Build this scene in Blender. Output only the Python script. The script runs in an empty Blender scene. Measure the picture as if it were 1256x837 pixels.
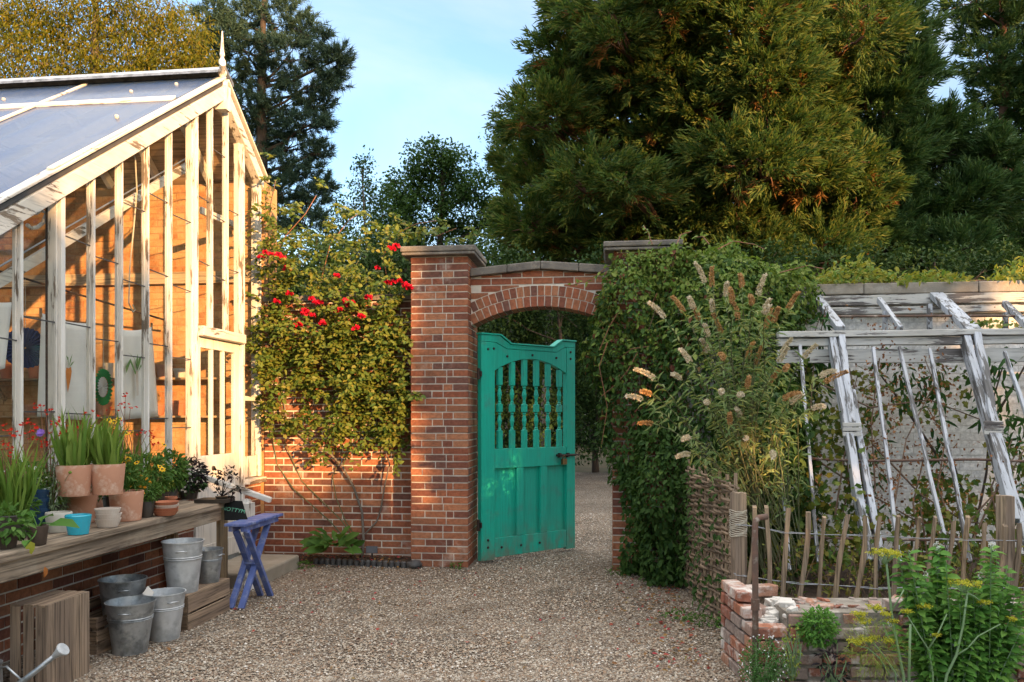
import bpy, math, random
import numpy as np
from mathutils import Vector, Matrix
random.seed(11)
RNG = np.random.default_rng(11)
SC = bpy.context.scene
COL = SC.collection
TH = math.radians(7.0)
CT, ST = math.cos(TH), math.sin(TH)
FPX, CX, HY, EYE = 1000.0, 628.0, 510.0, 1.6      # focal length in photo pixels, centre column, horizon row, eye height

# ---- from the photograph's perspective to points of the place (ray met with a real plane)
def ray(px, py):
    a = (px - CX) / FPX
    return Vector((a * CT - ST, a * ST + CT, (HY - py) / FPX))
def on_d(px, py, d):
    r = ray(px, py); return Vector((r.x * d, r.y * d, EYE + r.z * d))
def on_x(px, py, X):
    r = ray(px, py); return on_d(px, py, X / r.x)
def on_y(px, py, Y):
    r = ray(px, py); return on_d(px, py, Y / r.y)
def on_z(px, py, Z):
    r = ray(px, py); return on_d(px, py, (Z - EYE) / r.z)
def sd(s, d, z=0.0):
    return Vector((s * CT - d * ST, s * ST + d * CT, z))

# ---- objects
BASE = {}
def tag(o, label=None, cat=None, group=None, kind=None):
    if label: o['label'] = label
    if cat: o['category'] = cat
    if group: o['group'] = group
    if kind: o['kind'] = kind
    return o
def thing(name, label, cat, loc=(0, 0, 0), group=None, local=False, rz=0.0):
    o = bpy.data.objects.new(name, None); COL.objects.link(o)
    o.empty_display_size = 0.1
    o.location = loc
    o.rotation_euler = (0, 0, rz)
    BASE[o.name] = Vector((0, 0, 0)) if local else Vector(loc)
    return tag(o, label, cat, group)
def dup(root, loc, rz=0.0, label=None, group=None, scale=1.0):
    r = root.copy(); COL.objects.link(r)
    r.location = loc; r.rotation_euler = (0, 0, rz); r.scale = (scale,) * 3
    if label: r['label'] = label
    if group: r['group'] = group
    for ch in list(root.children):
        c = ch.copy(); COL.objects.link(c); c.parent = r
        for g in list(ch.children):
            e = g.copy(); COL.objects.link(e); e.parent = c
    return r
def finish(name, me, m, parent, smooth=False, bevel=0.0):
    o = bpy.data.objects.new(name, me)
    COL.objects.link(o)
    if m is not None:
        for x in (m if isinstance(m, (list, tuple)) else [m]):
            me.materials.append(x)
    if smooth and len(me.polygons):
        me.polygons.foreach_set('use_smooth', np.ones(len(me.polygons), dtype=bool))
    if parent is not None:
        o.parent = parent
        BASE[o.name] = BASE[parent.name]
    else:
        BASE[o.name] = Vector((0, 0, 0))
    if bevel:
        b = o.modifiers.new('edge', 'BEVEL'); b.width = bevel; b.segments = 2; b.limit_method = 'ANGLE'
        b.angle_limit = math.radians(40)
    return o

class MB:
    """collects shapes into one mesh"""
    def __init__(s):
        s.v = []; s.f = []
    def add(s, vs, fs):
        n = len(s.v)
        s.v.extend([tuple(p) for p in vs])
        s.f.extend([tuple(i + n for i in f) for f in fs])
        return s
    def hexa(s, p):
        return s.add(p, [(3, 2, 1, 0), (4, 5, 6, 7), (0, 1, 5, 4), (1, 2, 6, 5), (2, 3, 7, 6), (3, 0, 4, 7)])
    def box(s, a, b, jit=0.0):
        x0, y0, z0 = a; x1, y1, z1 = b
        p = [(x0, y0, z0), (x1, y0, z0), (x1, y1, z0), (x0, y1, z0), (x0, y0, z1), (x1, y0, z1), (x1, y1, z1), (x0, y1, z1)]
        if jit:
            p = [tuple(c + random.uniform(-jit, jit) for c in q) for q in p]
        return s.hexa(p)
    def fbox(s, o, u, v, w, a, b, jit=0.0):
        """box in a frame: origin o, axes u v w, corners a, b in that frame"""
        p = []
        for (i, j, k) in ((0, 0, 0), (1, 0, 0), (1, 1, 0), (0, 1, 0), (0, 0, 1), (1, 0, 1), (1, 1, 1), (0, 1, 1)):
            q = [(a[0], b[0])[i], (a[1], b[1])[j], (a[2], b[2])[k]]
            if jit: q = [c + random.uniform(-jit, jit) for c in q]
            p.append(o + u * q[0] + v * q[1] + w * q[2])
        return s.hexa(p)
    def beam(s, p0, p1, w, h, up=(0, 0, 1), segs=1, wob=0.0):
        p0 = Vector(p0); p1 = Vector(p1); d = (p1 - p0).normalized()
        up = Vector(up)
        if abs(d.dot(up)) > 0.98: up = Vector((1, 0, 0))
        side = d.cross(up).normalized(); u2 = side.cross(d).normalized()
        vs = []
        for i in range(segs + 1):
            c = p0.lerp(p1, i / segs)
            if wob and 0 < i < segs:
                c = c + side * random.uniform(-wob, wob) + u2 * random.uniform(-wob, wob)
            for (a, b) in ((-1, -1), (1, -1), (1, 1), (-1, 1)):
                vs.append(c + side * (a * w / 2) + u2 * (b * h / 2))
        fs = [(3, 2, 1, 0), tuple(segs * 4 + k for k in range(4))]
        for i in range(segs):
            for k in range(4):
                fs.append((i * 4 + k, i * 4 + (k + 1) % 4, i * 4 + 4 + (k + 1) % 4, i * 4 + 4 + k))
        return s.add(vs, fs)
    def tube(s, pts, rad, n=8, cap=True):
        pts = [Vector(p) for p in pts]
        if not isinstance(rad, (list, tuple)): rad = [rad] * len(pts)
        vs = []; prev = None
        for i, p in enumerate(pts):
            d = (pts[min(i + 1, len(pts) - 1)] - pts[max(i - 1, 0)])
            d = d.normalized() if d.length > 1e-9 else Vector((0, 0, 1))
            if prev is None:
                a = d.cross(Vector((0, 0, 1)))
                if a.length < 1e-3: a = d.cross(Vector((1, 0, 0)))
            else:
                a = prev - d * prev.dot(d)
                if a.length < 1e-4: a = d.cross(Vector((1, 0.3, 0)))
            a.normalize(); prev = a; b = d.cross(a)
            for k in range(n):
                t = 2 * math.pi * k / n
                vs.append(p + (a * math.cos(t) + b * math.sin(t)) * rad[i])
        fs = []
        for i in range(len(pts) - 1):
            for k in range(n):
                fs.append((i * n + k, i * n + (k + 1) % n, (i + 1) * n + (k + 1) % n, (i + 1) * n + k))
        if cap:
            fs.append(tuple(range(n))[::-1]); fs.append(tuple((len(pts) - 1) * n + k for k in range(n)))
        return s.add(vs, fs)
    def lathe(s, prof, n=24, c=(0, 0, 0), rot=0.0):
        """prof: (radius, z) list; closed at ends where radius is 0"""
        c = Vector(c); vs = []; fs = []; m = len(prof)
        for (r, z) in prof:
            for k in range(n):
                t = rot + 2 * math.pi * k / n
                vs.append(c + Vector((r * math.cos(t), r * math.sin(t), z)))
        for i in range(m - 1):
            for k in range(n):
                fs.append((i * n + k, i * n + (k + 1) % n, (i + 1) * n + (k + 1) % n, (i + 1) * n + k))
        return s.add(vs, fs)
    def prism(s, poly, o, u, v, w, t0, t1):
        """polygon in (u,v), extruded along w from t0 to t1"""
        n = len(poly)
        vs = [o + u * a + v * b + w * t0 for a, b in poly] + [o + u * a + v * b + w * t1 for a, b in poly]
        fs = [tuple(range(n))[::-1], tuple(range(n, 2 * n))]
        for k in range(n):
            fs.append((k, (k + 1) % n, n + (k + 1) % n, n + k))
        return s.add(vs, fs)
    def build(s, name, m, parent=None, smooth=False, bevel=0.0, world=True):
        b = BASE[parent.name] if parent is not None else Vector((0, 0, 0))
        me = bpy.data.meshes.new(name)
        me.from_pydata([(p[0] - b.x, p[1] - b.y, p[2] - b.z) for p in s.v], [], s.f)
        me.update()
        return finish(name, me, m, parent, smooth, bevel)

def np_mesh(name, V, T, m, parent=None, smooth=False, matidx=None):
    """large triangle mesh straight from arrays"""
    V = np.asarray(V, dtype=np.float32); T = np.asarray(T, dtype=np.int32)
    if parent is not None:
        V = V - np.array(BASE[parent.name], dtype=np.float32)
    me = bpy.data.meshes.new(name)
    n = len(T)
    me.vertices.add(len(V)); me.vertices.foreach_set('co', V.ravel())
    me.loops.add(n * 3); me.loops.foreach_set('vertex_index', T.ravel())
    me.polygons.add(n)
    me.polygons.foreach_set('loop_start', np.arange(0, n * 3, 3, dtype=np.int32))
    if matidx is not None:
        me.polygons.foreach_set('material_index', matidx.astype(np.int32))
    me.update(calc_edges=True)
    return finish(name, me, m, parent, smooth)

# ---- leaves: a template (along x, width y, up z) set at many points
def unit(a):
    return a / np.maximum(np.linalg.norm(a, axis=-1, keepdims=True), 1e-9)
T_DIAMOND = (np.array([[0, 0, 0], [.45, -.5, .07], [1, 0, -.04], [.45, .5, .07]], float), np.array([[0, 1, 2], [0, 2, 3]]))
T_LEAF = (np.array([[0, 0, 0], [.28, -.42, .10], [.3, 0, .0], [.28, .42, .10], [.68, -.36, .06], [.7, 0, -.03], [.68, .36, .06], [1, 0, -.14]], float),
          np.array([[0, 1, 2], [0, 2, 3], [1, 4, 5], [1, 5, 2], [2, 5, 6], [2, 6, 3], [4, 7, 5], [5, 7, 6]]))
T_BLADE = (np.array([[0, -.5, 0], [0, .5, 0], [.45, -.42, .08], [.45, .42, .08], [.8, -.25, .02], [.8, .25, .02], [1, 0, -.1]], float),
           np.array([[0, 1, 3], [0, 3, 2], [2, 3, 5], [2, 5, 4], [4, 5, 6]]))
T_NEEDLE = (np.array([[0, -.5, 0], [0, .5, 0], [1, 0, 0]], float), np.array([[0, 1, 2]]))
T_LOBED = (np.array([[0, 0, 0], [.05, -.38, .05], [.42, -.3, .05], [.45, -.6, .0], [.75, -.28, .0], [1, 0, -.12], [.75, .28, 0], [.45, .6, 0], [.42, .3, .05], [.05, .38, .05], [.4, 0, -.02]], float),
           np.array([[10, 0, 1], [10, 1, 2], [10, 2, 3], [10, 3, 4], [10, 4, 5], [10, 5, 6], [10, 6, 7], [10, 7, 8], [10, 8, 9], [10, 9, 0]]))
def place(tmpl, P, D, N, L, W):
    """P points, D leaf directions, N leaf normals, L lengths, W widths"""
    tv, tf = tmpl
    P = np.asarray(P, float); n = len(P)
    if n == 0: return np.zeros((0, 3)), np.zeros((0, 3), int)
    D = unit(np.asarray(D, float)); N = np.asarray(N, float)
    B = unit(np.cross(N, D)); N2 = np.cross(D, B)
    L = np.broadcast_to(np.asarray(L, float), (n,)); W = np.broadcast_to(np.asarray(W, float), (n,))
    V = (P[:, None, :] + D[:, None, :] * (tv[None, :, 0:1] * L[:, None, None]) + B[:, None, :] * (tv[None, :, 1:2] * W[:, None, None])
         + N2[:, None, :] * (tv[None, :, 2:3] * L[:, None, None]))
    T = tf[None, :, :] + (np.arange(n) * len(tv))[:, None, None]
    return V.reshape(-1, 3), T.reshape(-1, 3)
def join(parts):
    Vs, Ts, o = [], [], 0
    for V, T in parts:
        Vs.append(V); Ts.append(T + o); o += len(V)
    return np.concatenate(Vs), np.concatenate(Ts)
def rdirs(n):
    return unit(RNG.normal(size=(n, 3)))
def U(a, b, n):
    return RNG.uniform(a, b, n)

# ---- materials
def nt(name):
    m = bpy.data.materials.new(name); m.use_nodes = True
    t = m.node_tree; b = t.nodes['Principled BSDF']
    return m, t, b
def rgb(c):
    return (c[0], c[1], c[2], 1.0)
def link(t, a, b):
    t.links.new(a, b)
def tex_noise(t, scale, stretch=(1, 1, 1), detail=4, rough=.55, dist=0.0, coord='Object'):
    tc = t.nodes.new('ShaderNodeTexCoord'); mp = t.nodes.new('ShaderNodeMapping')
    mp.inputs['Scale'].default_value = stretch
    link(t, tc.outputs[coord], mp.inputs['Vector'])
    n = t.nodes.new('ShaderNodeTexNoise'); n.inputs['Scale'].default_value = scale
    n.inputs['Detail'].default_value = detail; n.inputs['Roughness'].default_value = rough; n.inputs['Distortion'].default_value = dist
    link(t, mp.outputs[0], n.inputs['Vector'])
    return n.outputs['Fac']
def ramp(t, fac, stops, interp='LINEAR'):
    r = t.nodes.new('ShaderNodeValToRGB'); r.color_ramp.interpolation = interp
    e = r.color_ramp.elements
    while len(e) < len(stops): e.new(0.5)
    for k, (p, c) in enumerate(stops):
        e[k].position = p; e[k].color = rgb(c) if not isinstance(c, (int, float)) else (c, c, c, 1)
    link(t, fac, r.inputs[0]); return r.outputs[0]
def mix(t, fac, a, b, mode='MIX'):
    n = t.nodes.new('ShaderNodeMix'); n.data_type = 'RGBA'; n.blend_type = mode
    for s, x in ((n.inputs[0], fac), (n.inputs[6], a), (n.inputs[7], b)):
        if isinstance(x, (int, float)): s.default_value = x
        elif isinstance(x, (tuple, list)): s.default_value = rgb(x)
        else: link(t, x, s)
    return n.outputs[2]
def bump(t, b, h, strength=.4, dist=.01):
    n = t.nodes.new('ShaderNodeBump'); n.inputs['Strength'].default_value = strength; n.inputs['Distance'].default_value = dist
    link(t, h, n.inputs['Height']); link(t, n.outputs[0], b.inputs['Normal'])
def rand_island(t):
    g = t.nodes.new('ShaderNodeNewGeometry'); return g.outputs['Random Per Island']
def mat(name, c1, c2=None, rough=.7, scale=6, stretch=(1, 1, 1), metal=0.0, bs=.3, bd=.004, bscale=40, spec=.4, island=0.0, lo=.35, hi=.68, grime=None, gscale=2.5, glo=.5, ghi=.75):
    m, t, b = nt(name)
    c2 = c2 or tuple(x * .75 for x in c1)
    col = mix(t, ramp(t, tex_noise(t, scale, stretch, 6), [(lo, 0.0), (hi, 1.0)]), c1, c2)
    if grime:
        col = mix(t, ramp(t, tex_noise(t, gscale, (1, 1, 1), 7, .65), [(glo, 0.0), (ghi, 1.0)]), col, grime)
    if island:
        v = ramp(t, rand_island(t), [(0, 1 - island), (1, 1 + island)])
        col = mix(t, 1.0, col, v, 'MULTIPLY')
    link(t, col, b.inputs['Base Color'])
    b.inputs['Roughness'].default_value = rough; b.inputs['Metallic'].default_value = metal
    b.inputs['Specular IOR Level'].default_value = spec
    if bs: bump(t, b, tex_noise(t, bscale, stretch, 4), bs, bd)
    return m
def wood(name, c1, c2, axis=2, scale=14, rough=.8, island=.18, bs=.5, grime=None):
    st = [1, 1, 1]; st[axis] = .06
    m = mat(name, c1, c2, rough, scale, tuple(st), bs=bs, bd=.006, bscale=scale * 3, spec=.25, island=island, lo=.36, hi=.62, grime=grime, gscale=3)
    t = m.node_tree; b = t.nodes['Principled BSDF']; src = b.inputs['Base Color'].links[0].from_socket
    st[axis] = .03
    fine = ramp(t, tex_noise(t, scale * 5, tuple(st), 5, .65, .4), [(.36, .42), (.5, 1.0), (.7, 1.3)])
    knots = ramp(t, tex_noise(t, 7, tuple(.35 if k == axis else 1 for k in range(3)), 3, .5), [(.66, 1.0), (.74, .45)])
    link(t, mix(t, 1.0, mix(t, 1.0, src, fine, 'MULTIPLY'), knots, 'MULTIPLY'), b.inputs['Base Color'])
    return m
def tex_noise_rot(t, scale, stretch, ang, detail=6, rough=.65):
    """noise drawn out along a sloping timber (turned about the x axis)"""
    tc = t.nodes.new('ShaderNodeTexCoord'); mp = t.nodes.new('ShaderNodeMapping'); mp.vector_type = 'TEXTURE'
    mp.inputs['Rotation'].default_value = (ang, 0, 0)
    mp.inputs['Scale'].default_value = tuple(1.0 / x for x in stretch)
    link(t, tc.outputs['Object'], mp.inputs['Vector'])
    n = t.nodes.new('ShaderNodeTexNoise'); n.inputs['Scale'].default_value = scale
    n.inputs['Detail'].default_value = detail; n.inputs['Roughness'].default_value = rough
    link(t, mp.outputs[0], n.inputs['Vector'])
    return n.outputs['Fac']
def peeling(name, paint, under, axis=2, amount=.56, scale=9, ang=0.0, patch=.5):
    """old paint that flakes along the grain, heavily in some places and hardly in others"""
    m, t, b = nt(name)
    st = [1, 1, 1]; st[axis] = .10
    n1 = tex_noise_rot(t, scale, tuple(st), ang, 8, .68)
    st2 = [1, 1, 1]; st2[axis] = .04
    grain = tex_noise_rot(t, 45, tuple(st2), ang, 4, .6)
    where = tex_noise_rot(t, 2.6, (1, 1, 1), 0, 3, .5)
    def m_(op, a, c):
        n = t.nodes.new('ShaderNodeMath'); n.operation = op
        for i, x in enumerate((a, c)):
            if isinstance(x, (int, float)): n.inputs[i].default_value = x
            else: link(t, x, n.inputs[i])
        return n.outputs[0]
    n1 = m_('ADD', n1, m_('MULTIPLY', m_('SUBTRACT', where, .5), patch))
    wd = mix(t, ramp(t, grain, [(.3, 0.0), (.7, 1.0)]), under, tuple(x * .45 for x in under))
    pt = mix(t, ramp(t, tex_noise(t, 2.2, (1, 1, 1), 6), [(.35, 0.0), (.75, 1.0)]), paint, tuple(x * y for x, y in zip(paint, (.82, .79, .73))))
    dirt = ramp(t, tex_noise_rot(t, 24, tuple(st), ang, 8, .7), [(.48, 0.0), (.74, .6)])
    pt = mix(t, dirt, pt, tuple(x * .45 for x in paint))
    cracks = ramp(t, grain, [(.30, .55), (.40, 1.0)])
    pt = mix(t, 1.0, pt, cracks, 'MULTIPLY')
    mask = ramp(t, n1, [(amount, 0.0), (amount + .03, 1.0)])
    link(t, mix(t, mask, pt, wd), b.inputs['Base Color'])
    b.inputs['Roughness'].default_value = .6; b.inputs['Specular IOR Level'].default_value = .25
    inv = ramp(t, mask, [(0, 1.0), (1, 0.0)])
    bump(t, b, mix(t, .3, inv, grain), .6, .004)
    return m
def brick_mat(name, cols, white=None, wlo=.6, whi=.75, rough=.88, dark=(.05, .035, .03), grime_amt=.5, wscale=1.6):
    m, t, b = nt(name)
    k = len(cols)
    col = ramp(t, rand_island(t), [(i / k, c) for i, c in enumerate(cols)], 'CONSTANT')
    n = tex_noise(t, 30, (1, 1, 1), 6, .6)
    col = mix(t, ramp(t, n, [(.35, .75), (.7, 1.15)]), (0, 0, 0), col) if False else mix(t, 1.0, col, ramp(t, n, [(.3, .68), (.7, 1.2)]), 'MULTIPLY')
    g = ramp(t, tex_noise(t, 1.1, (1, 1, 1), 7, .7), [(.5, 0.0), (.75, grime_amt)])
    col = mix(t, g, col, dark)
    if white:
        w = ramp(t, tex_noise(t, wscale, (1, 1, 1), 9, .72), [(wlo, 0.0), (whi, 1.0)])
        col = mix(t, w, col, white)
    link(t, col, b.inputs['Base Color']); b.inputs['Roughness'].default_value = rough
    b.inputs['Specular IOR Level'].default_value = .2
    bump(t, b, tex_noise(t, 55, (1, 1, 1), 5), .6, .006)
    return m
def leaf_mat(name, cols, trans=.35, rough=.55, spec=.14):
    rough = max(rough, .5); spec = min(spec, .18); trans *= .9
    m, t, b = nt(name)
    k = max(1, len(cols) - 1)
    col = ramp(t, rand_island(t), [(i / k, c) for i, c in enumerate(cols)])
    link(t, col, b.inputs['Base Color']); b.inputs['Roughness'].default_value = rough
    b.inputs['Specular IOR Level'].default_value = spec
    tr = t.nodes.new('ShaderNodeBsdfTranslucent')
    bright = mix(t, 1.0, col, (1.25, 1.3, .8), 'MULTIPLY')
    link(t, bright, tr.inputs['Color'])
    ms = t.nodes.new('ShaderNodeMixShader'); ms.inputs[0].default_value = trans
    link(t, b.outputs[0], ms.inputs[1]); link(t, tr.outputs[0], ms.inputs[2])
    link(t, ms.outputs[0], t.nodes['Material Output'].inputs['Surface'])
    return m
def schlick(t, f0=.04, k=.96):
    """reflectance of a thin sheet, the same from both sides"""
    g = t.nodes.new('ShaderNodeNewGeometry')
    d = t.nodes.new('ShaderNodeVectorMath'); d.operation = 'DOT_PRODUCT'
    link(t, g.outputs['Incoming'], d.inputs[0]); link(t, g.outputs['Normal'], d.inputs[1])
    def m_(op, a, b):
        n = t.nodes.new('ShaderNodeMath'); n.operation = op
        for i, x in enumerate((a, b)):
            if x is None: continue
            if isinstance(x, (int, float)): n.inputs[i].default_value = x
            else: link(t, x, n.inputs[i])
        return n.outputs[0]
    c = m_('ABSOLUTE', d.outputs['Value'], None)
    return m_('ADD', m_('MULTIPLY', m_('POWER', m_('SUBTRACT', 1.0, c), 5.0), k), f0)
def glass_mat(name, tint=(.93, .94, .92), refl=.0, dirt=.035):
    """window glass: clear, reflecting more at a glancing angle, a little dusty"""
    m, t, b = nt(name)
    tr = t.nodes.new('ShaderNodeBsdfTransparent'); tr.inputs[0].default_value = rgb(tint)
    gl = t.nodes.new('ShaderNodeBsdfGlossy'); gl.inputs['Roughness'].default_value = .03
    ms = t.nodes.new('ShaderNodeMixShader'); link(t, schlick(t), ms.inputs[0])
    link(t, tr.outputs[0], ms.inputs[1]); link(t, gl.outputs[0], ms.inputs[2])
    df = t.nodes.new('ShaderNodeBsdfDiffuse'); df.inputs[0].default_value = (.45, .42, .36, 1)
    m2 = t.nodes.new('ShaderNodeMixShader')
    link(t, ramp(t, tex_noise(t, 3.5, (1, 1, .6), 8, .7), [(.42, dirt * .25), (.8, dirt * 2.2)]), m2.inputs[0])
    link(t, ms.outputs[0], m2.inputs[1]); link(t, df.outputs[0], m2.inputs[2])
    link(t, m2.outputs[0], t.nodes['Material Output'].inputs['Surface'])
    return m
# ================= camera, light, sky
cam = bpy.data.cameras.new('camera'); camo = bpy.data.objects.new('camera', cam); COL.objects.link(camo)
camo.location = (0, 0, EYE); camo.rotation_euler = (math.radians(90), 0, TH)
cam.sensor_width = 36.0; cam.lens = 36.0 * FPX / 1256.0
cam.shift_y = (HY - 418.5) / 1256.0
cam.clip_end = 3000; cam.clip_start = 0.05
SC.camera = camo

SUN_EL = math.radians(8.5)
SUN_AZ = Vector((0.70, -0.714))                      # towards the sun: behind the camera, to the right
sl = bpy.data.lights.new('sun', 'SUN'); so = bpy.data.objects.new('sun', sl); COL.objects.link(so)
sl.energy = 3.9; sl.angle = math.radians(.6); sl.color = (1.0, .545, .22)
sdv = Vector((SUN_AZ.x * math.cos(SUN_EL), SUN_AZ.y * math.cos(SUN_EL), math.sin(SUN_EL)))
so.rotation_euler = (-sdv).to_track_quat('-Z', 'Y').to_euler(); so.location = sdv * 60

w = bpy.data.worlds.new('World'); SC.world = w; w.use_nodes = True
t = w.node_tree; bg = t.nodes['Background']
sk = t.nodes.new('ShaderNodeTexSky'); sk.sky_type = 'NISHITA'; sk.sun_disc = False
sk.sun_elevation = SUN_EL; sk.sun_rotation = math.atan2(SUN_AZ.x, SUN_AZ.y)
sk.air_density = 1.0; sk.dust_density = 1.2; sk.ozone_density = 2.4
tc = t.nodes.new('ShaderNodeTexCoord'); mp = t.nodes.new('ShaderNodeMapping'); mp.inputs['Scale'].default_value = (1.2, 1.2, 3.2)
mp.inputs['Rotation'].default_value = (0, .5, .9)
link(t, tc.outputs['Generated'], mp.inputs[0])
n = t.nodes.new('ShaderNodeTexNoise'); n.inputs['Scale'].default_value = 1.7; n.inputs['Detail'].default_value = 7; n.inputs['Roughness'].default_value = .52
n.inputs['Distortion'].default_value = .6
link(t, mp.outputs[0], n.inputs['Vector'])
cl = ramp(t, n.outputs['Fac'], [(.40, .08), (.72, .60)])
sky_c = mix(t, cl, sk.outputs[0], (2.35, 2.4, 2.6))        # thin high cloud over the clear sky
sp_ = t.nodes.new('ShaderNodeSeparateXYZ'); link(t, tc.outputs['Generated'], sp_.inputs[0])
fill_cloud = mix(t, 1.0, ramp(t, sp_.outputs['Z'], [(.50, 0.0), (.72, 1.0)]), ramp(t, n.outputs['Fac'], [(.30, .45), (.6, 1.0)]), 'MULTIPLY')
sky_c = mix(t, fill_cloud, sky_c, (6.4, 6.1, 5.8))               # bright cloud added overhead, out of view, to raise the ambient light
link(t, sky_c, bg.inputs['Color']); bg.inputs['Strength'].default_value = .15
vs = SC.view_settings
SC.display_settings.display_device = 'sRGB'
vs.view_transform = 'Standard'; vs.look = 'None'; vs.gamma = 1.0; vs.use_curve_mapping = False
vs.exposure = 1.72
cy = SC.cycles
cy.max_bounces = 8; cy.diffuse_bounces = 4; cy.glossy_bounces = 3; cy.transmission_bounces = 6; cy.transparent_max_bounces = 24
cy.caustics_reflective = False; cy.caustics_refractive = False; cy.use_denoising = True
cy.sample_clamp_indirect = 4.0

# ================= materials
m_white = peeling('white_paint_peeling', (.74, .72, .68), (.26, .21, .16), 2, .58, 24, 0, .5)
m_white_y = peeling('white_paint_beam', (.70, .67, .61), (.26, .21, .16), 1, .60, 20, 0, .5)
m_white_x = peeling('white_paint_bar', (.74, .73, .69), (.30, .25, .20), 0, .55)
m_oldwhite = peeling('old_white_timber', (.47, .50, .55), (.17, .165, .16), 2, .515, 26, math.radians(-35), .45)
m_oldwhite_x = peeling('old_white_rail', (.58, .575, .55), (.20, .18, .17), 0, .53, 20, 0, .45)
m_door = peeling('white_door_paint', (.74, .72, .67), (.38, .32, .25), 2, .70, 6)
m_mortar = mat('lime_mortar', (.66, .62, .54), (.50, .46, .40), .95, 9, bs=.5, bscale=70)
m_brick = brick_mat('red_brick', [(.30, .105, .055), (.25, .085, .048), (.34, .135, .07), (.20, .075, .048), (.28, .115, .062), (.37, .16, .085), (.165, .075, .055), (.31, .115, .06)],
                    (.52, .44, .38), .57, .76)
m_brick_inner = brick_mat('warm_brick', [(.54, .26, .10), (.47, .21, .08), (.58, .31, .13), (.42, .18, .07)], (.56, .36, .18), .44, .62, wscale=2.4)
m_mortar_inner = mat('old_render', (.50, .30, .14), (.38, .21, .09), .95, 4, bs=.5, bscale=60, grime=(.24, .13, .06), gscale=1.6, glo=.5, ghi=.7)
m_mortar_dark = mat('crumbling_mortar', (.30, .265, .22), (.17, .15, .12), .95, 8, bs=.8, bscale=50, bd=.01, grime=(.44, .41, .36), gscale=5, glo=.55, ghi=.7)
m_brick_old = brick_mat('old_garden_brick', [(.32, .13, .085), (.26, .11, .075), (.30, .20, .16), (.36, .15, .09), (.27, .21, .18), (.38, .20, .13)],
                        (.60, .56, .51), .49, .63, grime_amt=.35, wscale=5)
m_brick_lime = brick_mat('whitewashed_brick', [(.82, .80, .76), (.77, .75, .71), (.84, .82, .79), (.79, .76, .71)], (.52, .48, .41), .58, .74, grime_amt=.18)
m_limewash = mat('limewash_joint', (.66, .63, .58), (.54, .51, .46), .95, 6, bs=.4)
m_stone = mat('weathered_stone', (.20, .18, .155), (.11, .10, .09), .92, 5, bs=.7, bd=.008, bscale=60, grime=(.30, .28, .24), gscale=7, glo=.55, ghi=.72)
m_stone_pale = mat('pale_step_stone', (.36, .32, .26), (.25, .22, .17), .9, 4, bs=.4, bscale=50)
m_gate = mat('green_gate_paint', (.006, .41, .29), (.012, .33, .24), .5, 3, (1, 1, .3), bs=.25, bd=.002, bscale=50, spec=.35, grime=(.05, .27, .21), gscale=5, glo=.54, ghi=.74)
def weather_gate(m):
    t = m.node_tree; b = t.nodes['Principled BSDF']; src = b.inputs['Base Color'].links[0].from_socket
    fine = ramp(t, tex_noise(t, 60, (1, 1, .04), 5, .65), [(.34, .84), (.52, 1.0), (.72, 1.08)])
    c = mix(t, 1.0, src, fine, 'MULTIPLY')
    tc = t.nodes.new('ShaderNodeTexCoord'); sx = t.nodes.new('ShaderNodeSeparateXYZ'); link(t, tc.outputs['Object'], sx.inputs[0])
    low = ramp(t, sx.outputs['Z'], [(.05, 1.0), (.45, 0.0)])
    mud = mix(t, 1.0, low, ramp(t, tex_noise(t, 9, (1, 1, .5), 7, .7), [(.38, 0.0), (.62, .85)]), 'MULTIPLY')
    c = mix(t, mud, c, (.13, .14, .10))                       # splashed earth along the bottom rail
    chips = ramp(t, tex_noise(t, 26, (1, 1, .45), 8, .7), [(.70, 0.0), (.73, .8)])
    c = mix(t, chips, c, (.16, .22, .17))
    link(t, c, b.inputs['Base Color'])
weather_gate(m_gate)
m_gate_cap = mat('green_gate_edge', (.008, .40, .29), (.014, .32, .24), .45, 6, bs=.1, bd=.002, bscale=35)
m_iron = mat('dark_iron', (.035, .03, .028), (.07, .045, .035), .55, 20, metal=.6, bs=.3)
m_brass = mat('old_brass', (.25, .16, .06), (.14, .09, .04), .45, 20, metal=.8, bs=.2)
m_bench = wood('bench_timber', (.36, .28, .20), (.20, .155, .115), 1, 13, grime=(.40, .34, .26))
m_bench_z = wood('bench_leg_timber', (.36, .265, .16), (.22, .16, .10), 2, 13)
m_crate_z = wood('crate_boards_upright', (.36, .265, .185), (.21, .155, .115), 2, 12, island=.3)
m_crate_y = wood('crate_boards_long', (.36, .26, .175), (.21, .15, .11), 1, 12, island=.3)
m_crate_x = wood('crate_boards_cross', (.27, .19, .125), (.15, .105, .07), 0, 12, island=.3)
m_pale = wood('chestnut_pale', (.40, .285, .175), (.23, .175, .125), 2, 16, island=.3)
m_post = wood('fence_post_wood', (.36, .27, .18), (.19, .145, .11), 2, 12)
m_wattle = wood('hazel_rod', (.30, .22, .15), (.17, .125, .09), 1, 14, island=.45)
m_zinc = mat('galvanised_zinc', (.50, .53, .55), (.36, .39, .41), .42, 14, metal=.8, bs=.12, bscale=25, bd=.003, grime=(.22, .24, .25), gscale=9, glo=.46, ghi=.62)
m_zinc_pale = mat('pale_zinc', (.62, .64, .65), (.50, .52, .53), .5, 14, metal=.55, bs=.1, bscale=25, bd=.003, grime=(.36, .38, .39), gscale=8, glo=.48, ghi=.66)
m_blue = mat('blue_table_paint', (.095, .14, .36), (.07, .105, .28), .55, 8, bs=.2, grime=(.20, .23, .36), gscale=14, glo=.50, ghi=.66)
m_terra = mat('terracotta', (.47, .235, .145), (.40, .20, .125), .9, 5, bs=.3, bscale=60, bd=.002, grime=(.62, .48, .38), gscale=11, glo=.52, ghi=.74)
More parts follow.
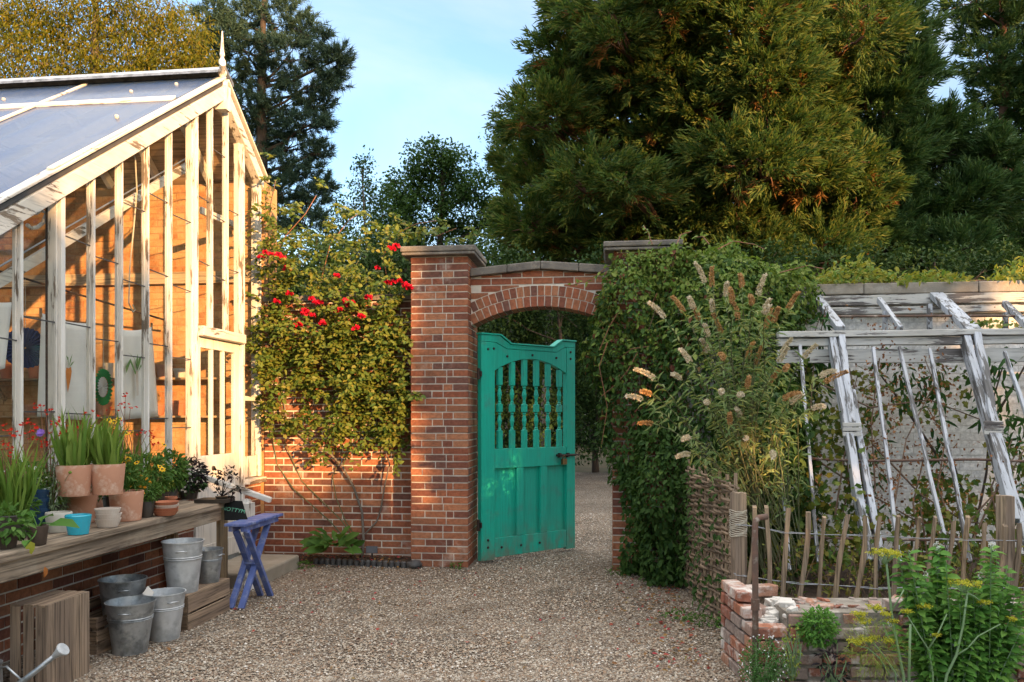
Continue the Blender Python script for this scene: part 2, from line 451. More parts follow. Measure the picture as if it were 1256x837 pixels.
m_terra_red = mat('red_terracotta', (.46, .17, .085), (.37, .13, .07), .85, 6, bs=.2, bd=.002)
m_turq = mat('turquoise_glaze', (.03, .40, .52), (.025, .34, .46), .12, 7, bs=0, spec=.6)
m_cream = mat('cream_pot', (.56, .53, .46), (.47, .44, .37), .6, 6, bs=.15, bd=.002)
m_chalkpot = mat('chalky_white_pot', (.66, .60, .53), (.50, .40, .32), .8, 5, bs=.2, bd=.002)
m_navy = mat('navy_pot', (.012, .045, .10), (.010, .035, .08), .35, 6, bs=0)
m_blackplastic = mat('black_nursery_pot', (.03, .025, .02), (.05, .04, .03), .5, 8, bs=0)
m_brownpot = mat('brown_fibre_pot', (.075, .05, .035), (.05, .035, .025), .85, 12)
m_soil = mat('dark_soil', (.045, .03, .02), (.09, .06, .04), .95, 30, bs=.9, bscale=60, bd=.015)
m_ink = mat('chalkboard', (.008, .009, .009), (.013, .014, .014), .8, 10, bs=0, spec=.08)
m_chalk = mat('green_chalk', (.14, .40, .27), (.07, .20, .13), .9, 20, bs=0)
m_paper = mat('white_paper', (.75, .72, .66), (.70, .66, .60), .8, 8, bs=0)
m_cloth = mat('white_linen', (.76, .75, .71), (.68, .67, .63), .9, 4, bs=.15, bscale=90, bd=.001)
m_orange = mat('carrot_orange', (.62, .22, .04), (.5, .18, .04), .9, 12, bs=0)
m_printgreen = mat('printed_green', (.10, .22, .05), (.16, .28, .10), .9, 12, bs=0)
m_fanblue = mat('blue_paper', (.035, .055, .16), (.025, .04, .13), .85, 8, bs=0)
m_fangreen = mat('green_paper', (.02, .30, .08), (.02, .24, .06), .85, 8, bs=0)
m_beam = wood('pale_beam', (.55, .42, .28), (.42, .32, .21), 0, 10)
m_shelf = wood('shelf_board', (.42, .28, .16), (.28, .18, .10), 0, 10)
m_wire = mat('galvanised_wire', (.30, .32, .34), (.22, .23, .25), .45, 10, metal=.7, bs=0)
m_rust = mat('rusty_iron', (.15, .085, .06), (.085, .06, .048), .85, 18, bs=.5, grime=(.42, .36, .30), gscale=9, glo=.55, ghi=.7)
m_lead = mat('dark_flashing', (.05, .05, .052), (.09, .085, .08), .6, 8, bs=.2)
m_rope = mat('pale_cord', (.55, .50, .40), None, .9, 8, bs=0)
m_glass = glass_mat('old_window_glass')
m_cane = mat('green_cane', (.115, .125, .05), (.08, .085, .04), .6, 14, bs=.2)
m_bark_grey = mat('grey_bark', (.20, .175, .145), (.11, .095, .08), .9, 16, (1, 1, .3), bs=.7, bscale=40, bd=.008)
m_bark_dark = mat('dark_bark', (.075, .055, .042), (.045, .035, .028), .95, 5, (1, 1, .25), bs=.8, bscale=12, bd=.03)
m_bark_red = mat('red_bark', (.17, .085, .05), (.09, .05, .035), .95, 4, (1, 1, .2), bs=.8, bscale=12, bd=.03)
m_drystem = mat('dry_vine', (.15, .095, .06), (.09, .06, .04), .9, 18, bs=.4)
m_redstem = mat('reddish_shoot', (.26, .11, .06), (.17, .09, .05), .7, 14, bs=0)

# roof sheets: twin-wall sheet that lets some light through and mirrors the sky, whose blue is also painted into the base
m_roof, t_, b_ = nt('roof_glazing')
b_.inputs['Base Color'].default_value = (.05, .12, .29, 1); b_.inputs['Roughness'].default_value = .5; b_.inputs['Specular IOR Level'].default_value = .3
tr_ = t_.nodes.new('ShaderNodeBsdfTransparent'); tr_.inputs[0].default_value = (.86, .90, .94, 1)
gl_ = t_.nodes.new('ShaderNodeBsdfGlossy'); gl_.inputs['Roughness'].default_value = .10
ms_ = t_.nodes.new('ShaderNodeMixShader'); ms_.inputs[0].default_value = .45
link(t_, b_.outputs[0], ms_.inputs[1]); link(t_, tr_.outputs[0], ms_.inputs[2])
ms2_ = t_.nodes.new('ShaderNodeMixShader'); link(t_, schlick(t_, .03, .32), ms2_.inputs[0])
link(t_, ms_.outputs[0], ms2_.inputs[1]); link(t_, gl_.outputs[0], ms2_.inputs[2]); link(t_, ms2_.outputs[0], t_.nodes['Material Output'].inputs['Surface'])
bump(t_, b_, tex_noise(t_, 60, (1, .05, .05), 2), .05, .002)
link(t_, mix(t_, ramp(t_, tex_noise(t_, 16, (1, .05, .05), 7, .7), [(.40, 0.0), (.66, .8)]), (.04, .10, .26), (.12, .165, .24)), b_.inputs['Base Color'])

# gravel
STONES = [(0, (0.307, 0.241, 0.174)), (.12, (0.196, 0.140, 0.098)), (.25, (0.368, 0.317, 0.245)), (.38, (0.226, 0.176, 0.129)), (.5, (0.430, 0.386, 0.320)), (.6, (0.124, 0.092, 0.070)), (.7, (0.322, 0.260, 0.194)),
          (.8, (0.259, 0.173, 0.112)), (.9, (0.370, 0.328, 0.271)), (.97, (0.582, 0.547, 0.490))]
m_gravel, t, b = nt('gravel')
tc = t.nodes.new('ShaderNodeTexCoord')
nz = t.nodes.new('ShaderNodeTexNoise'); nz.inputs['Scale'].default_value = 9
link(t, tc.outputs['Object'], nz.inputs['Vector'])
vo = t.nodes.new('ShaderNodeTexVoronoi'); vo.inputs['Scale'].default_value = 62
link(t, tc.outputs['Object'], vo.inputs['Vector'])
sep = t.nodes.new('ShaderNodeSeparateColor'); link(t, vo.outputs['Color'], sep.inputs[0])
col = ramp(t, sep.outputs[0], STONES, 'CONSTANT')
edge = ramp(t, vo.outputs['Distance'], [(.35, 1.0), (.8, .30)])
col = mix(t, 1.0, col, edge, 'MULTIPLY')
big = ramp(t, tex_noise(t, .8, (1, 1, 1), 7, .65), [(.32, .55), (.5, .88), (.68, 1.08)])
col = mix(t, 1.0, col, big, 'MULTIPLY')
link(t, col, b.inputs['Base Color']); b.inputs['Roughness'].default_value = .85; b.inputs['Specular IOR Level'].default_value = .25
hh = ramp(t, vo.outputs['Distance'], [(0, 1.0), (.7, 0.0)])
bump(t, b, hh, .9, .012)
m_pebble, t, b = nt('pebble')
link(t, ramp(t, rand_island(t), STONES, 'CONSTANT'), b.inputs['Base Color']); b.inputs['Roughness'].default_value = .75; b.inputs['Specular IOR Level'].default_value = .3
m_earth = mat('leafy_earth', (.085, .065, .04), (.05, .06, .025), .95, 3, bs=.9, bscale=14, bd=.05, grime=(.13, .10, .055), gscale=1.2)

# ================= ground
g = MB(); g.add([(-900, -900, -.03), (900, -900, -.03), (900, 900, -.03), (-900, 900, -.03)], [(0, 1, 2, 3)])
tag(g.build('ground', m_earth), kind='structure')
def sheet(name, x0, y0, x1, y1, z, m, nx=1, ny=1, wob=0):
    mb = MB(); vs = []; fs = []
    for j in range(ny + 1):
        for i in range(nx + 1):
            vs.append((x0 + (x1 - x0) * i / nx, y0 + (y1 - y0) * j / ny, z + (random.uniform(-wob, wob) if 0 < i < nx and 0 < j < ny else 0)))
    for j in range(ny):
        for i in range(nx):
            a = j * (nx + 1) + i; fs.append((a, a + 1, a + nx + 2, a + nx + 1))
    return mb.add(vs, fs).build(name, m, None, smooth=True)
tag(sheet('gravel_yard', -10, -8, 9, 23.0, 0.0, m_gravel, 60, 90, .008), kind='structure')
# loose stones on it
def pebbles(N):
    d = 4.3 + (RNG.random(N) ** 1.7) * 9.0
    s = U(-.56, .34, N) * d
    P = np.stack([s * CT - d * ST, s * ST + d * CT, np.zeros(N)], 1)
    ok = (P[:, 0] > -3.80) & (P[:, 0] < 1.0)
    ok &= ~((P[:, 0] < -1.46) & (P[:, 1] > 8.42)) & ~((P[:, 0] > -.03) & (P[:, 1] > 8.42))
    ok &= ~((P[:, 0] < -3.24) & (P[:, 1] > 7.15) & (P[:, 1] < 8.3))
    P = P[ok]; n = len(P)
    r = (.0038 + .0085 * RNG.random(n) ** 2.2) * (1 + .03 * (np.linalg.norm(P[:, :2], axis=1) - 5))
    base = np.array([[1, 0, 0], [-1, 0, 0], [0, 1, 0], [0, -1, 0], [0, 0, .7], [0, 0, -.5]], float)
    fa = np.array([[0, 2, 4], [2, 1, 4], [1, 3, 4], [3, 0, 4]])
    V = base[None] * U(.6, 1.35, n * 6).reshape(n, 6, 1) * r[:, None, None]
    a = U(0, 6.283, n); c, s_ = np.cos(a), np.sin(a)
    X = V[:, :, 0] * c[:, None] - V[:, :, 1] * s_[:, None]; Y = V[:, :, 0] * s_[:, None] + V[:, :, 1] * c[:, None]
    V = np.stack([X, Y, V[:, :, 2] + .003], 2) + P[:, None, :]
    T = fa[None] + (np.arange(n) * 6)[:, None, None]
    return V.reshape(-1, 3), T.reshape(-1, 3)
V, T = pebbles(150000)
tag(np_mesh('gravel', V, T, m_pebble), kind='stuff')
# ================= brickwork
def course_lens(L, k, stretch=.225, head=.1125, flemish=False):
    xs = [0.0]; x = 0.0
    if flemish:
        seq = [stretch, head] if k % 2 == 0 else [head, stretch]
        i = 0
        if k % 2: x += head * .5
    else:
        seq = [stretch]; i = 0
        if k % 2: x += stretch * .5
        if k % 2 == 0 and random.random() < .0: x += .05
    if x > 0: xs.append(x)
    while x < L - .03:
        x += seq[i % len(seq)] * random.uniform(.985, 1.015); i += 1
        xs.append(min(x, L))
    xs[-1] = L
    if xs[-1] - xs[-2] < .04 and len(xs) > 2: xs.pop(-2)
    return xs
def brick_face(mb, o, u, n, L, z0, z1, pitch=.075, joint=.0125, proud=.004, deep=.03, flemish=False, jit=.0012, off=0, skip=None):
    """bricks on a wall face: o lower-left corner at ground, u along, n outward"""
    up = Vector((0, 0, 1)); k = 0; z = z0
    while z < z1 - .02:
        zt = min(z + pitch, z1)
        xs = course_lens(L, k + off, flemish=flemish)
        for a, b in zip(xs[:-1], xs[1:]):
            if skip and skip(.5 * (a + b), .5 * (z + zt)): continue
            p = proud + random.uniform(-.0025, .0025)
            mb.fbox(o, u, n, up, (a + (joint / 2 if a > 0 else 0), -deep, z + joint / 2), (b - (joint / 2 if b < L else 0), p, zt - joint / 2), jit)
        z += pitch; k += 1
VX, VY, VZ = Vector((1, 0, 0)), Vector((0, 1, 0)), Vector((0, 0, 1))
WY = 8.72                                            # front face of the garden wall
# --- rose wall
wl = thing('garden_wall', 'red brick garden wall with pale mortar that the red climbing rose grows on', 'brick wall', (-3.0, WY + .15, 0))
mb = MB().box((-3.86, WY, -.05), (-2.08, WY + .30, 2.86)); mb.build('mortar', m_mortar, wl)
mb = MB(); brick_face(mb, Vector((-3.86, WY, 0)), VX, -VY, 1.78, 0.0, 2.85, flemish=False); mb.build('brickwork', m_brick, wl)
mb = MB()
x = -3.86
while x < -2.12:
    L = min(random.uniform(.55, .7), -2.12 - x)
    mb.box((x, WY - .05, 2.864), (x + L - .006, WY + .34, 2.93), .003); x += L
mb.build('coping', m_stone, wl, bevel=.008)
# --- tall wall behind the greenhouse
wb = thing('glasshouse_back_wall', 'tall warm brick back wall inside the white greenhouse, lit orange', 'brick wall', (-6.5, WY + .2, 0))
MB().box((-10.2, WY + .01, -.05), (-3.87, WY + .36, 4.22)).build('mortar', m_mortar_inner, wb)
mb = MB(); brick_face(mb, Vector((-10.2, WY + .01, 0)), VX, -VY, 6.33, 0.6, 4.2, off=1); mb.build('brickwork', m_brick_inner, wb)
# --- whitewashed wall on the right
wr = thing('whitewashed_wall', 'whitewashed brick wall with pale stone coping behind the derelict lean-to frame', 'brick wall', (3.2, WY + .15, 0))
MB().box((.56, WY, -.05), (7.2, WY + .30, 2.83)).build('mortar', m_limewash, wr)
mb = MB(); brick_face(mb, Vector((.56, WY, 0)), VX, -VY, 6.64, 0.0, 2.82, joint=.008, proud=.003); mb.build('brickwork', m_brick_lime, wr)
mb = MB(); x = .62
for L in (.9, 1.02, 1.1, 1.3, 1.2, 1.1):
    mb.box((x, WY - .07, 2.834), (x + L - .007, WY + .36, 2.945), .003); x += L
mb.build('coping', m_stone, wr, bevel=.01)
for c in wr.children:
    if c.name.startswith('coping'):
        c.data.materials[0] = mat('pale_coping_stone', (.33, .29, .24), (.22, .20, .17), .9, 5, bs=.6, bscale=60, bd=.006, grime=(.42, .39, .34), gscale=8)

# --- gate piers
def pier(x0, label, caplab):
    p = thing('gate_pier', label, 'gate pier', (x0 + .3, 8.75, 0), 'brick gate piers')
    MB().box((x0, 8.45, -.05), (x0 + .6, 9.05, 3.28)).build('mortar', m_mortar, p)
    mb = MB()
    def off(k): return k
    up = VZ; pitch = .0745; z = .0; k = 0
    o = Vector((x0, 8.45, 0))
    while z < 3.26:
        zt = z + pitch - .0125
        pr = .006
        # front and back: full width, bond changing each course
        for (oo, n) in ((o, -VY), (Vector((x0, 9.05, 0)), VY)):
            cuts = [0, .225, .34, .6] if k % 4 == 0 else ([0, .1125, .3375, .45, .6] if k % 4 == 1 else ([0, .2625, .375, .6] if k % 4 == 2 else [0, .15, .375, .45, .6]))
            cuts = [c + (random.uniform(-.006, .006) if 0 < c < .6 else 0) for c in cuts]
            for a, b in zip(cuts[:-1], cuts[1:]):
                mb.fbox(oo, VX, n, up, (a + (.005 if a > 0 else -.006), -.03, z + .005), (b - (.005 if b < .6 else -.006), pr + random.uniform(-.002, .002), zt + .005), .0012)
        for (oo, n) in ((o, -VX), (Vector((x0 + .6, 8.45, 0)), VX)):
            cuts = [.0325, .225, .45, .5675] if k % 2 else [.0325, .115, .345, .5675]
            for a, b in zip(cuts[:-1], cuts[1:]):
                mb.fbox(oo, VY, n, up, (a + .005, -.03, z + .005), (b - .005, pr + random.uniform(-.002, .002), zt + .005), .0012)
        z += pitch; k += 1
    mb.build('brickwork', m_brick, p)
    mb = MB().box((x0 - .09, 8.36, 3.284), (x0 + .69, 9.14, 3.315)); mb.box((x0 - .10, 8.35, 3.318), (x0 + .70, 9.15, 3.375), .003)
    mb.build('capstone', m_stone, p, bevel=.012)
    return p
pier(-2.11, 'tall bare red brick gate pier with stone cap on the hinge side of the gate', None)
pier(.01, 'brick gate pier almost hidden under green creeper, only cap and base showing', None)

# --- arch between the piers
AY0, AY1 = 8.64, 8.92
XL, XR = -1.508, .008
ar = thing('gate_arch', 'shallow red brick arch with dark peaked coping over the gateway', 'archway', ((XL + XR) / 2, AY0, 2.5))
xc = (XL + XR) / 2; half = (XR - XL) / 2
rise = .20; zs = 2.565
Rr = (half * half + rise * rise) / (2 * rise); zc = zs + rise - Rr
def ztop(x): return 3.085 + .065 * (1 - abs(x - xc) / half)
N = 40
poly = []
for i in range(N + 1):
    x = XL + (XR - XL) * i / N
    poly.append((x, zc + math.sqrt(max(0, (Rr + .004) ** 2 - (x - xc) ** 2))))
for i in range(3):
    x = XR + (XL - XR) * i / 2
    poly.append((x, ztop(x) - .002))
mo = MB()
for i in range(N):
    x0, z0 = poly[i]; x1, z1 = poly[i + 1]
    mo.hexa([(x0, AY0, z0), (x1, AY0, z1), (x1, AY1, z1), (x0, AY1, z0), (x0, AY0, ztop(x0) - .002), (x1, AY0, ztop(x1) - .002), (x1, AY1, ztop(x1) - .002), (x0, AY1, ztop(x0) - .002)])
mo.build('mortar', m_mortar, ar)
mb = MB()
amax = math.asin(half / Rr)
for ring in range(2):
    r0 = Rr + ring * .113; r1 = r0 + .104
    lim = math.asin(min(1, (half - .002) / (r0 + .05)))
    nb = int(2 * lim * (r0 + .05) / .0735)
    for i in range(nb):
        a0 = -lim + 2 * lim * (i + .07) / nb; a1 = -lim + 2 * lim * (i + .93) / nb
        pts = []
        pr = .007 + random.uniform(-.002, .002)
        for y in (AY0 - pr, AY1 + pr):
            for (a, r) in ((a0, r0), (a1, r0), (a1, r1), (a0, r1)):
                pts.append((xc + r * math.sin(a), y, zc + r * math.cos(a) + (-.004 if ring == 0 and r == r0 else 0)))
        mb.hexa(pts)
mb.build('voussoirs', m_brick, ar)
mb = MB(); mb2 = MB()
z = 2.545
k = 0
while z < 3.13:
    x = XL + (.11 if k % 2 else 0)
    while x < XR:
        x1 = min(x + .222, XR)
        zz0, zz1 = z + .006, min(z + .069, ztop((x + x1) / 2) - .004)
        if zz1 - zz0 > .012:
            def low(xx):
                h_ = (Rr + .226) ** 2 - (xx - xc) ** 2
                return max(zz0, zc + math.sqrt(h_)) if h_ > 0 else zz0
            a, b = x + (.006 if x > XL else .001), x1 - (.006 if x1 < XR else .001)
            xs_ = [a + (b - a) * i / 8 for i in range(9)]
            xs_ = [q for q in xs_ if zz1 - low(q) > .012]
            if len(xs_) > 1:
                poly = [(q, low(q)) for q in xs_] + [(q, zz1) for q in reversed(xs_)]
                (mb if (a + b) / 2 < xc else mb2).prism(poly, Vector((0, 0, 0)), VX, VZ, VY, AY0 - .006, AY1 + .006)
        x = x1
    z += .075; k += 1
mb.build('spandrel_bricks', m_brick, ar); mb2.build('spandrel_bricks', m_brick, ar)
mb = MB()
for (xa, xb) in ((XL + .002, xc - .36), (xc - .355, xc - .002), (xc + .002, xc + .4), (xc + .405, XR - .002)):
    za, zb = ztop(xa), ztop(xb)
    mb.hexa([(xa, AY0 - .07, za), (xb, AY0 - .07, zb), (xb, AY1 + .07, zb), (xa, AY1 + .07, za), (xa, AY0 - .07, za + .085), (xb, AY0 - .07, zb + .085), (xb, AY1 + .07, zb + .085), (xa, AY1 + .07, za + .085)])
mb.build('coping', m_stone, ar, bevel=.01)

# ================= green gate (local frame: x along the leaf from the hinge, y thickness, z up)
ga = math.atan2(1.026, .96)
gate = thing('garden_gate', 'green wooden garden gate standing open under the brick arch', 'gate', (-1.42, 8.69, 0), local=True, rz=ga)
GW, GT = 1.405, .034
X_, Y_, Z_ = VX, VY, VZ
O = Vector((0, 0, 0))
def gpart(name, poly, t0=-GT, t1=GT, m=m_gate, bev=.004):
    # polygon in (x,z), thickness along y
    return MB().prism(poly, O, X_, Z_, -Y_, t0, t1).build(name, m, gate, bevel=bev)
gpart('hinge_stile', [(0, .03), (.186, .03), (.186, 2.40), (0, 2.40)])
gpart('closing_stile', [(1.267, .03), (GW, .03), (GW, 2.40), (1.267, 2.40)])
# top rail with arched underside and two horns
arch = []
for i in range(17):
    x = .187 + (1.266 - .187) * i / 16; c = (x - .7265) / .5395
    arch.append((x, 2.09 + .15 * (1 - c * c)))
top = [(1.266, 2.30), (1.266, 2.40), (1.24, 2.40), (1.10, 2.336), (.36, 2.336), (.20, 2.40), (.187, 2.40), (.187, 2.30)]
gpart('top_rail', arch + top, -.030, .030)
cap = [(0.0, 2.402), (.20, 2.402), (.36, 2.338), (1.10, 2.338), (1.24, 2.402), (GW, 2.402), (GW, 2.47), (1.20, 2.47), (1.06, 2.385), (.41, 2.385), (.255, 2.475), (0, 2.475)]
gpart('shaped_top', cap, -.036, .036)
lip = [(-.008, 2.477), (.262, 2.477), (.418, 2.387), (1.052, 2.387), (1.196, 2.472), (GW + .01, 2.472), (GW + .01, 2.490), (1.188, 2.490), (1.046, 2.405), (.424, 2.405), (.268, 2.495), (-.008, 2.495)]
gpart('top_moulding', lip, -.050, .050, m_gate_cap, .005)
gpart('lock_rail', [(.188, 1.02), (1.265, 1.02), (1.265, 1.235), (.188, 1.235)], -.030, .030)
gpart('bottom_rail', [(.188, .05), (1.265, .05), (1.265, .26), (.188, .26)], -.030, .030)
for a in (.505, .86):
    gpart('muntin', [(a, .262), (a + .10, .262), (a + .10, 1.018), (a, 1.018)], -.031, .031)
for a, b in ((.190, .503), (.607, .858), (.962, 1.263)):
    gpart('panel', [(a, .263), (b, .263), (b, 1.017), (a, 1.017)], -.012, -.002, m_gate, .002)
for i in range(6):
    x = .187 + 1.079 * (i + .5) / 6
    c = (x - .7265) / .5395; zt = 2.088 + .15 * (1 - c * c)
    mb = MB()
    z0, zt2 = 1.236, zt
    H = zt2 - z0
    h = .030
    mb.box((x - h, -.022, z0), (x + h, .022, z0 + .20))
    mb.box((x - h, -.022, z0 + .405), (x + h, .022, z0 + .49))
    mb.box((x - h, -.022, z0 + .70), (x + h, .022, zt2))
    for (za, zb) in ((z0 + .20, z0 + .405), (z0 + .49, z0 + .70)):
        q = zb - za
        pr = [(.034, 0), (.020, .06), (.027, .10), (.016, .16), (.024, .34), (.032, .50), (.026, .66), (.016, .84), (.026, .90), (.018, .95), (.034, 1.0)]
        mb.lathe([(r * .84, za + f * q) for r, f in pr], 14, (x, 0, 0))
    mb.build('baluster', m_gate, gate, bevel=.003)
mb = MB(); mb.box((1.10, -.052, 1.125), (1.40, -.031, 1.150)); mb.box((1.13, -.060, 1.112), (1.16, -.031, 1.163)); mb.box((1.26, -.060, 1.112), (1.29, -.031, 1.163)); mb.tube([(1.15, -.055, 1.138), (1.45, -.055, 1.138)], .009)
la = mb.build('sliding_bolt', m_iron, gate)
mb = MB(); mb.box((1.165, -.075, 1.03), (1.235, -.045, 1.095)); mb.tube([(1.18, -.06, 1.09), (1.18, -.06, 1.12), (1.20, -.06, 1.135), (1.22, -.06, 1.12), (1.22, -.06, 1.09)], .006)
mb.build('padlock', m_brass, la, bevel=.004)
for (x, z) in ((.09, 2.32), (.17, 2.33), (.36, 2.255), (.73, 2.285), (1.10, 2.27), (1.33, 2.35), (.09, .17), (.09, .25), (.28, .155), (.56, .15), (.84, .15), (1.33, 2.27)):
    bo = MB().lathe([(.0, .012), (.011, .010), (.015, 0)], 10).build('bolt_head', m_iron, gate)
    bo.location = (x, -GT, z); bo.rotation_euler = (math.radians(90), 0, 0)
for z in (.42, 2.05):
    mb = MB(); mb.tube([(-.03, -.02, z - .06), (-.03, -.02, z + .06)], .016, 10); mb.box((-.02, -.046, z - .028), (.0, .02, z + .028))
    mb.build('hinge', m_iron, gate)
# ================= white lean-to greenhouse, gable towards the yard
GX = -3.90
YA, ZA = 7.82, 4.94                                   # apex of the gable (upper edge of the barge board)
def zu(y): return ZA + (y - YA) * .669 if y < YA else ZA - (y - YA) * .745
def gy(px): return on_x(px, 400, GX).y
gh = thing('greenhouse', 'white timber greenhouse with glazed gable end and blue grey roof beside the garden wall', 'greenhouse', (-6.5, 6.0, 0))
# dwarf wall
DW = .86
mb = MB(); mb.box((-4.14, 3.6, -.05), (GX - .006, 7.235, DW)); mb.box((-4.14, 8.285, -.05), (GX - .006, WY - .005, DW))
mb.box((-10.2, 3.6, -.05), (-4.145, 3.84, DW))
mb.build('dwarf_wall_core', m_mortar, gh)
mb = MB()
brick_face(mb, Vector((GX - .006, 3.6, 0)), VY, VX, 3.635, 0, DW, proud=.006)
mb.build('dwarf_wall', m_brick, gh); mb = MB()
brick_face(mb, Vector((GX - .006, 8.285, 0)), VY, VX, .42, 0, DW, proud=.006)
mb.build('dwarf_wall', m_brick, gh)
mb = MB(); mb.box((-4.16, 3.55, DW + .003), (GX + .05, 7.228, DW + .07)); mb.box((-4.16, 8.29, DW + .003), (GX + .07, WY - .008, DW + .06)); mb.box((-10.2, 3.5, DW + .003), (-4.165, 3.86, DW + .07))
mb.build('sill', m_white_y, gh, bevel=.006)
# barge boards: outer (front) faces at GX + .02
def barge(name, y0, y1, top0, top1, hgt, x0, x1, m):
    p = []
    for x in (x0, x1):
        pass
    a = [(x0, y0, top0 - hgt), (x1, y0, top0 - hgt), (x1, y1, top1 - hgt), (x0, y1, top1 - hgt), (x0, y0, top0), (x1, y0, top0), (x1, y1, top1), (x0, y1, top1)]
    return MB().hexa(a).build(name, m, gh, bevel=.006)
Y0E = 3.45
barge('barge_board', Y0E, YA - .002, zu(Y0E), ZA, .145, GX - .06, GX + .035, m_white_y)
barge('barge_board', YA + .002, WY, ZA, zu(WY), .145, GX - .06, GX + .035, m_white_y)
# dark-coloured strip standing in for the gap's shade, and roof edge capping above
barge('gap_strip', Y0E - .05, YA, zu(Y0E - .05) + .048, ZA + .048, .045, GX - .05, GX + .02, m_lead)
barge('gap_strip', YA + .002, WY + .1, ZA + .048, zu(WY + .1) + .048, .045, GX - .05, GX + .02, m_lead)
barge('roof_edge_strip', Y0E - .06, YA - .03, zu(Y0E - .06) + .088, ZA + .070, .026, GX - .045, GX + .05, m_white_y)
barge('roof_edge_strip', YA + .032, WY + .12, ZA + .070, zu(WY + .12) + .085, .026, GX - .045, GX + .05, m_white_y)
barge('edge_capping', 5.25, YA - .05, zu(5.25) + .112, zu(YA - .05) + .092, .020, GX - .02, GX + .035, m_white_y)
# glazing bars
bars = [(-30, .036), (30, .042), (80, .07), (118, .036), (152, .036), (184, .034), (212, .034), (243, .078), (262, .034), (281, .034), (300, .08), (321, .07)]
ys = []
for k, (px, wd) in enumerate(bars):
    y1 = gy(px); y0 = y1 - wd
    ys.append((y0, y1))
    mid = (y0 + y1) / 2
    zb = DW + .07
    if k in (8, 9): zb = 2.46
    if k in (7, 10): zb = .14
    m1 = MB()
    if k == 11: y1 = min(y1, WY - .004); y0 = y1 - wd
    zt0, zt1 = zu(y0) - .147, zu(y1) - .147
    dep = .085 if wd > .06 else .058
    xf = GX + (.012 if wd > .06 else .0)
    # stepped bar: narrow nose in front, wider behind
    m1.hexa([(GX - dep, y0, zb), (xf - .03, y0, zb), (xf - .03, y1, zb), (GX - dep, y1, zb), (GX - dep, y0, zt0), (xf - .03, y0, zt0), (xf - .03, y1, zt1), (GX - dep, y1, zt1)])
    i = wd * .18
    m1.hexa([(xf - .029, y0 + i, zb), (xf, y0 + i, zb), (xf, y1 - i, zb), (xf - .029, y1 - i, zb), (xf - .029, y0 + i, zt0), (xf, y0 + i, zt0), (xf, y1 - i, zt1), (xf - .029, y1 - i, zt1)])
    m1.build('post' if wd > .06 else 'glazing_bar', m_white, gh, bevel=.003)
# panes
def pane(y0, y1, zb, parent=gh, top=None):
    zt0 = (zu(y0) - .15) if top is None else top; zt1 = (zu(y1) - .15) if top is None else top
    x = GX - .034
    mb = MB()
    if top is None and y0 < YA < y1:
        poly = [(y0, zb), (y1, zb), (y1, zt1), (YA, ZA - .15), (y0, zt0)]
    else:
        poly = [(y0, zb), (y1, zb), (y1, zt1), (y0, zt0)]
    mb.add([(x, a, b) for a, b in poly], [tuple(range(len(poly)))])
    o = mb.build('glass_pane', m_glass, parent)
    z = zb + random.uniform(.5, .72)
    while z < min(zt0, zt1) - .15:
        MB().beam((x + .004, y0, z + .004), (x + .004, y1, z + random.uniform(-.012, .012)), .006, .009).build('pane_lap', m_lead, o)
        z += random.uniform(.6, .66)
for k in range(len(ys) - 1):
    a, b = ys[k][1], ys[k + 1][0]
    if b - a < .02: continue
    zb = DW + .072
    if k in (7, 8, 9): zb = 2.46
    pane(a - .012, b + .012, zb)
# transom over the door, rail in the side light
jl, jr = ys[7][1], ys[10][0]
MB().box((GX - .10, jl + .002, 2.36), (GX + .06, jr - .002, 2.455)).build('transom', m_white_y, gh, bevel=.008)
MB().box((GX - .06, ys[10][1] + .002, 1.76), (GX - .005, ys[11][0] - .002, 1.81)).build('side_light_rail', m_white_y, gh, bevel=.004)
MB().box((GX - .05, ys[10][1] + .002, DW + .075), (GX - .012, ys[11][0] - .002, DW + .30)).build('side_light_board', m_white, gh)
# door
d0, d1 = jl + .006, jr - .006
dx0, dx1 = GX - .062, GX - .018
dm = MB()
dm.box((dx0, d0, .16), (dx1, d0 + .075, 2.355)); dm.box((dx0, d1 - .10, .16), (dx1, d1, 2.355))
dm.box((dx0, d0 + .076, 2.255), (dx1, d1 - .101, 2.355)); dm.box((dx0, d0 + .076, 1.02), (dx1, d1 - .101, 1.21)); dm.box((dx0, d0 + .076, .16), (dx1, d1 - .101, .34))
door = dm.build('door', m_door, gh, bevel=.004)
MB().box((dx0 + .012, d0 + .077, .342), (dx1 - .012, d1 - .102, 1.018)).build('kick_panel', m_door, door)
n = 3; wdt = (d1 - .10 - d0 - .075)
for i in (1, 2):
    y = d0 + .075 + wdt * i / n
    MB().box((dx0 + .004, y - .017, 1.212), (dx1 - .002, y + .017, 2.253)).build('door_glazing_bar', m_door, door, bevel=.003)
for i in range(3):
    ya = d0 + .077 + wdt * i / n + (.018 if i else 0); yb = d0 + .073 + wdt * (i + 1) / n - (.018 if i < 2 else 0)
    x = dx0 + .02
    MB().add([(x, ya, 1.212), (x, yb, 1.212), (x, yb, 2.253), (x, ya, 2.253)], [(0, 1, 2, 3)]).build('door_pane', m_glass, door)
mb = MB(); mb.lathe([(0, .02), (.02, .018), (.026, 0), (.026, -.004)], 14); o = mb.build('door_knob', m_iron, door)
BB = BASE['greenhouse']; o.location = (dx1 - BB.x, d0 + .32 - BB.y, 1.08 - BB.z); o.rotation_euler = (0, math.radians(90), 0)
for v in o.data.vertices: v.co += BB                    # mesh is already about its own centre
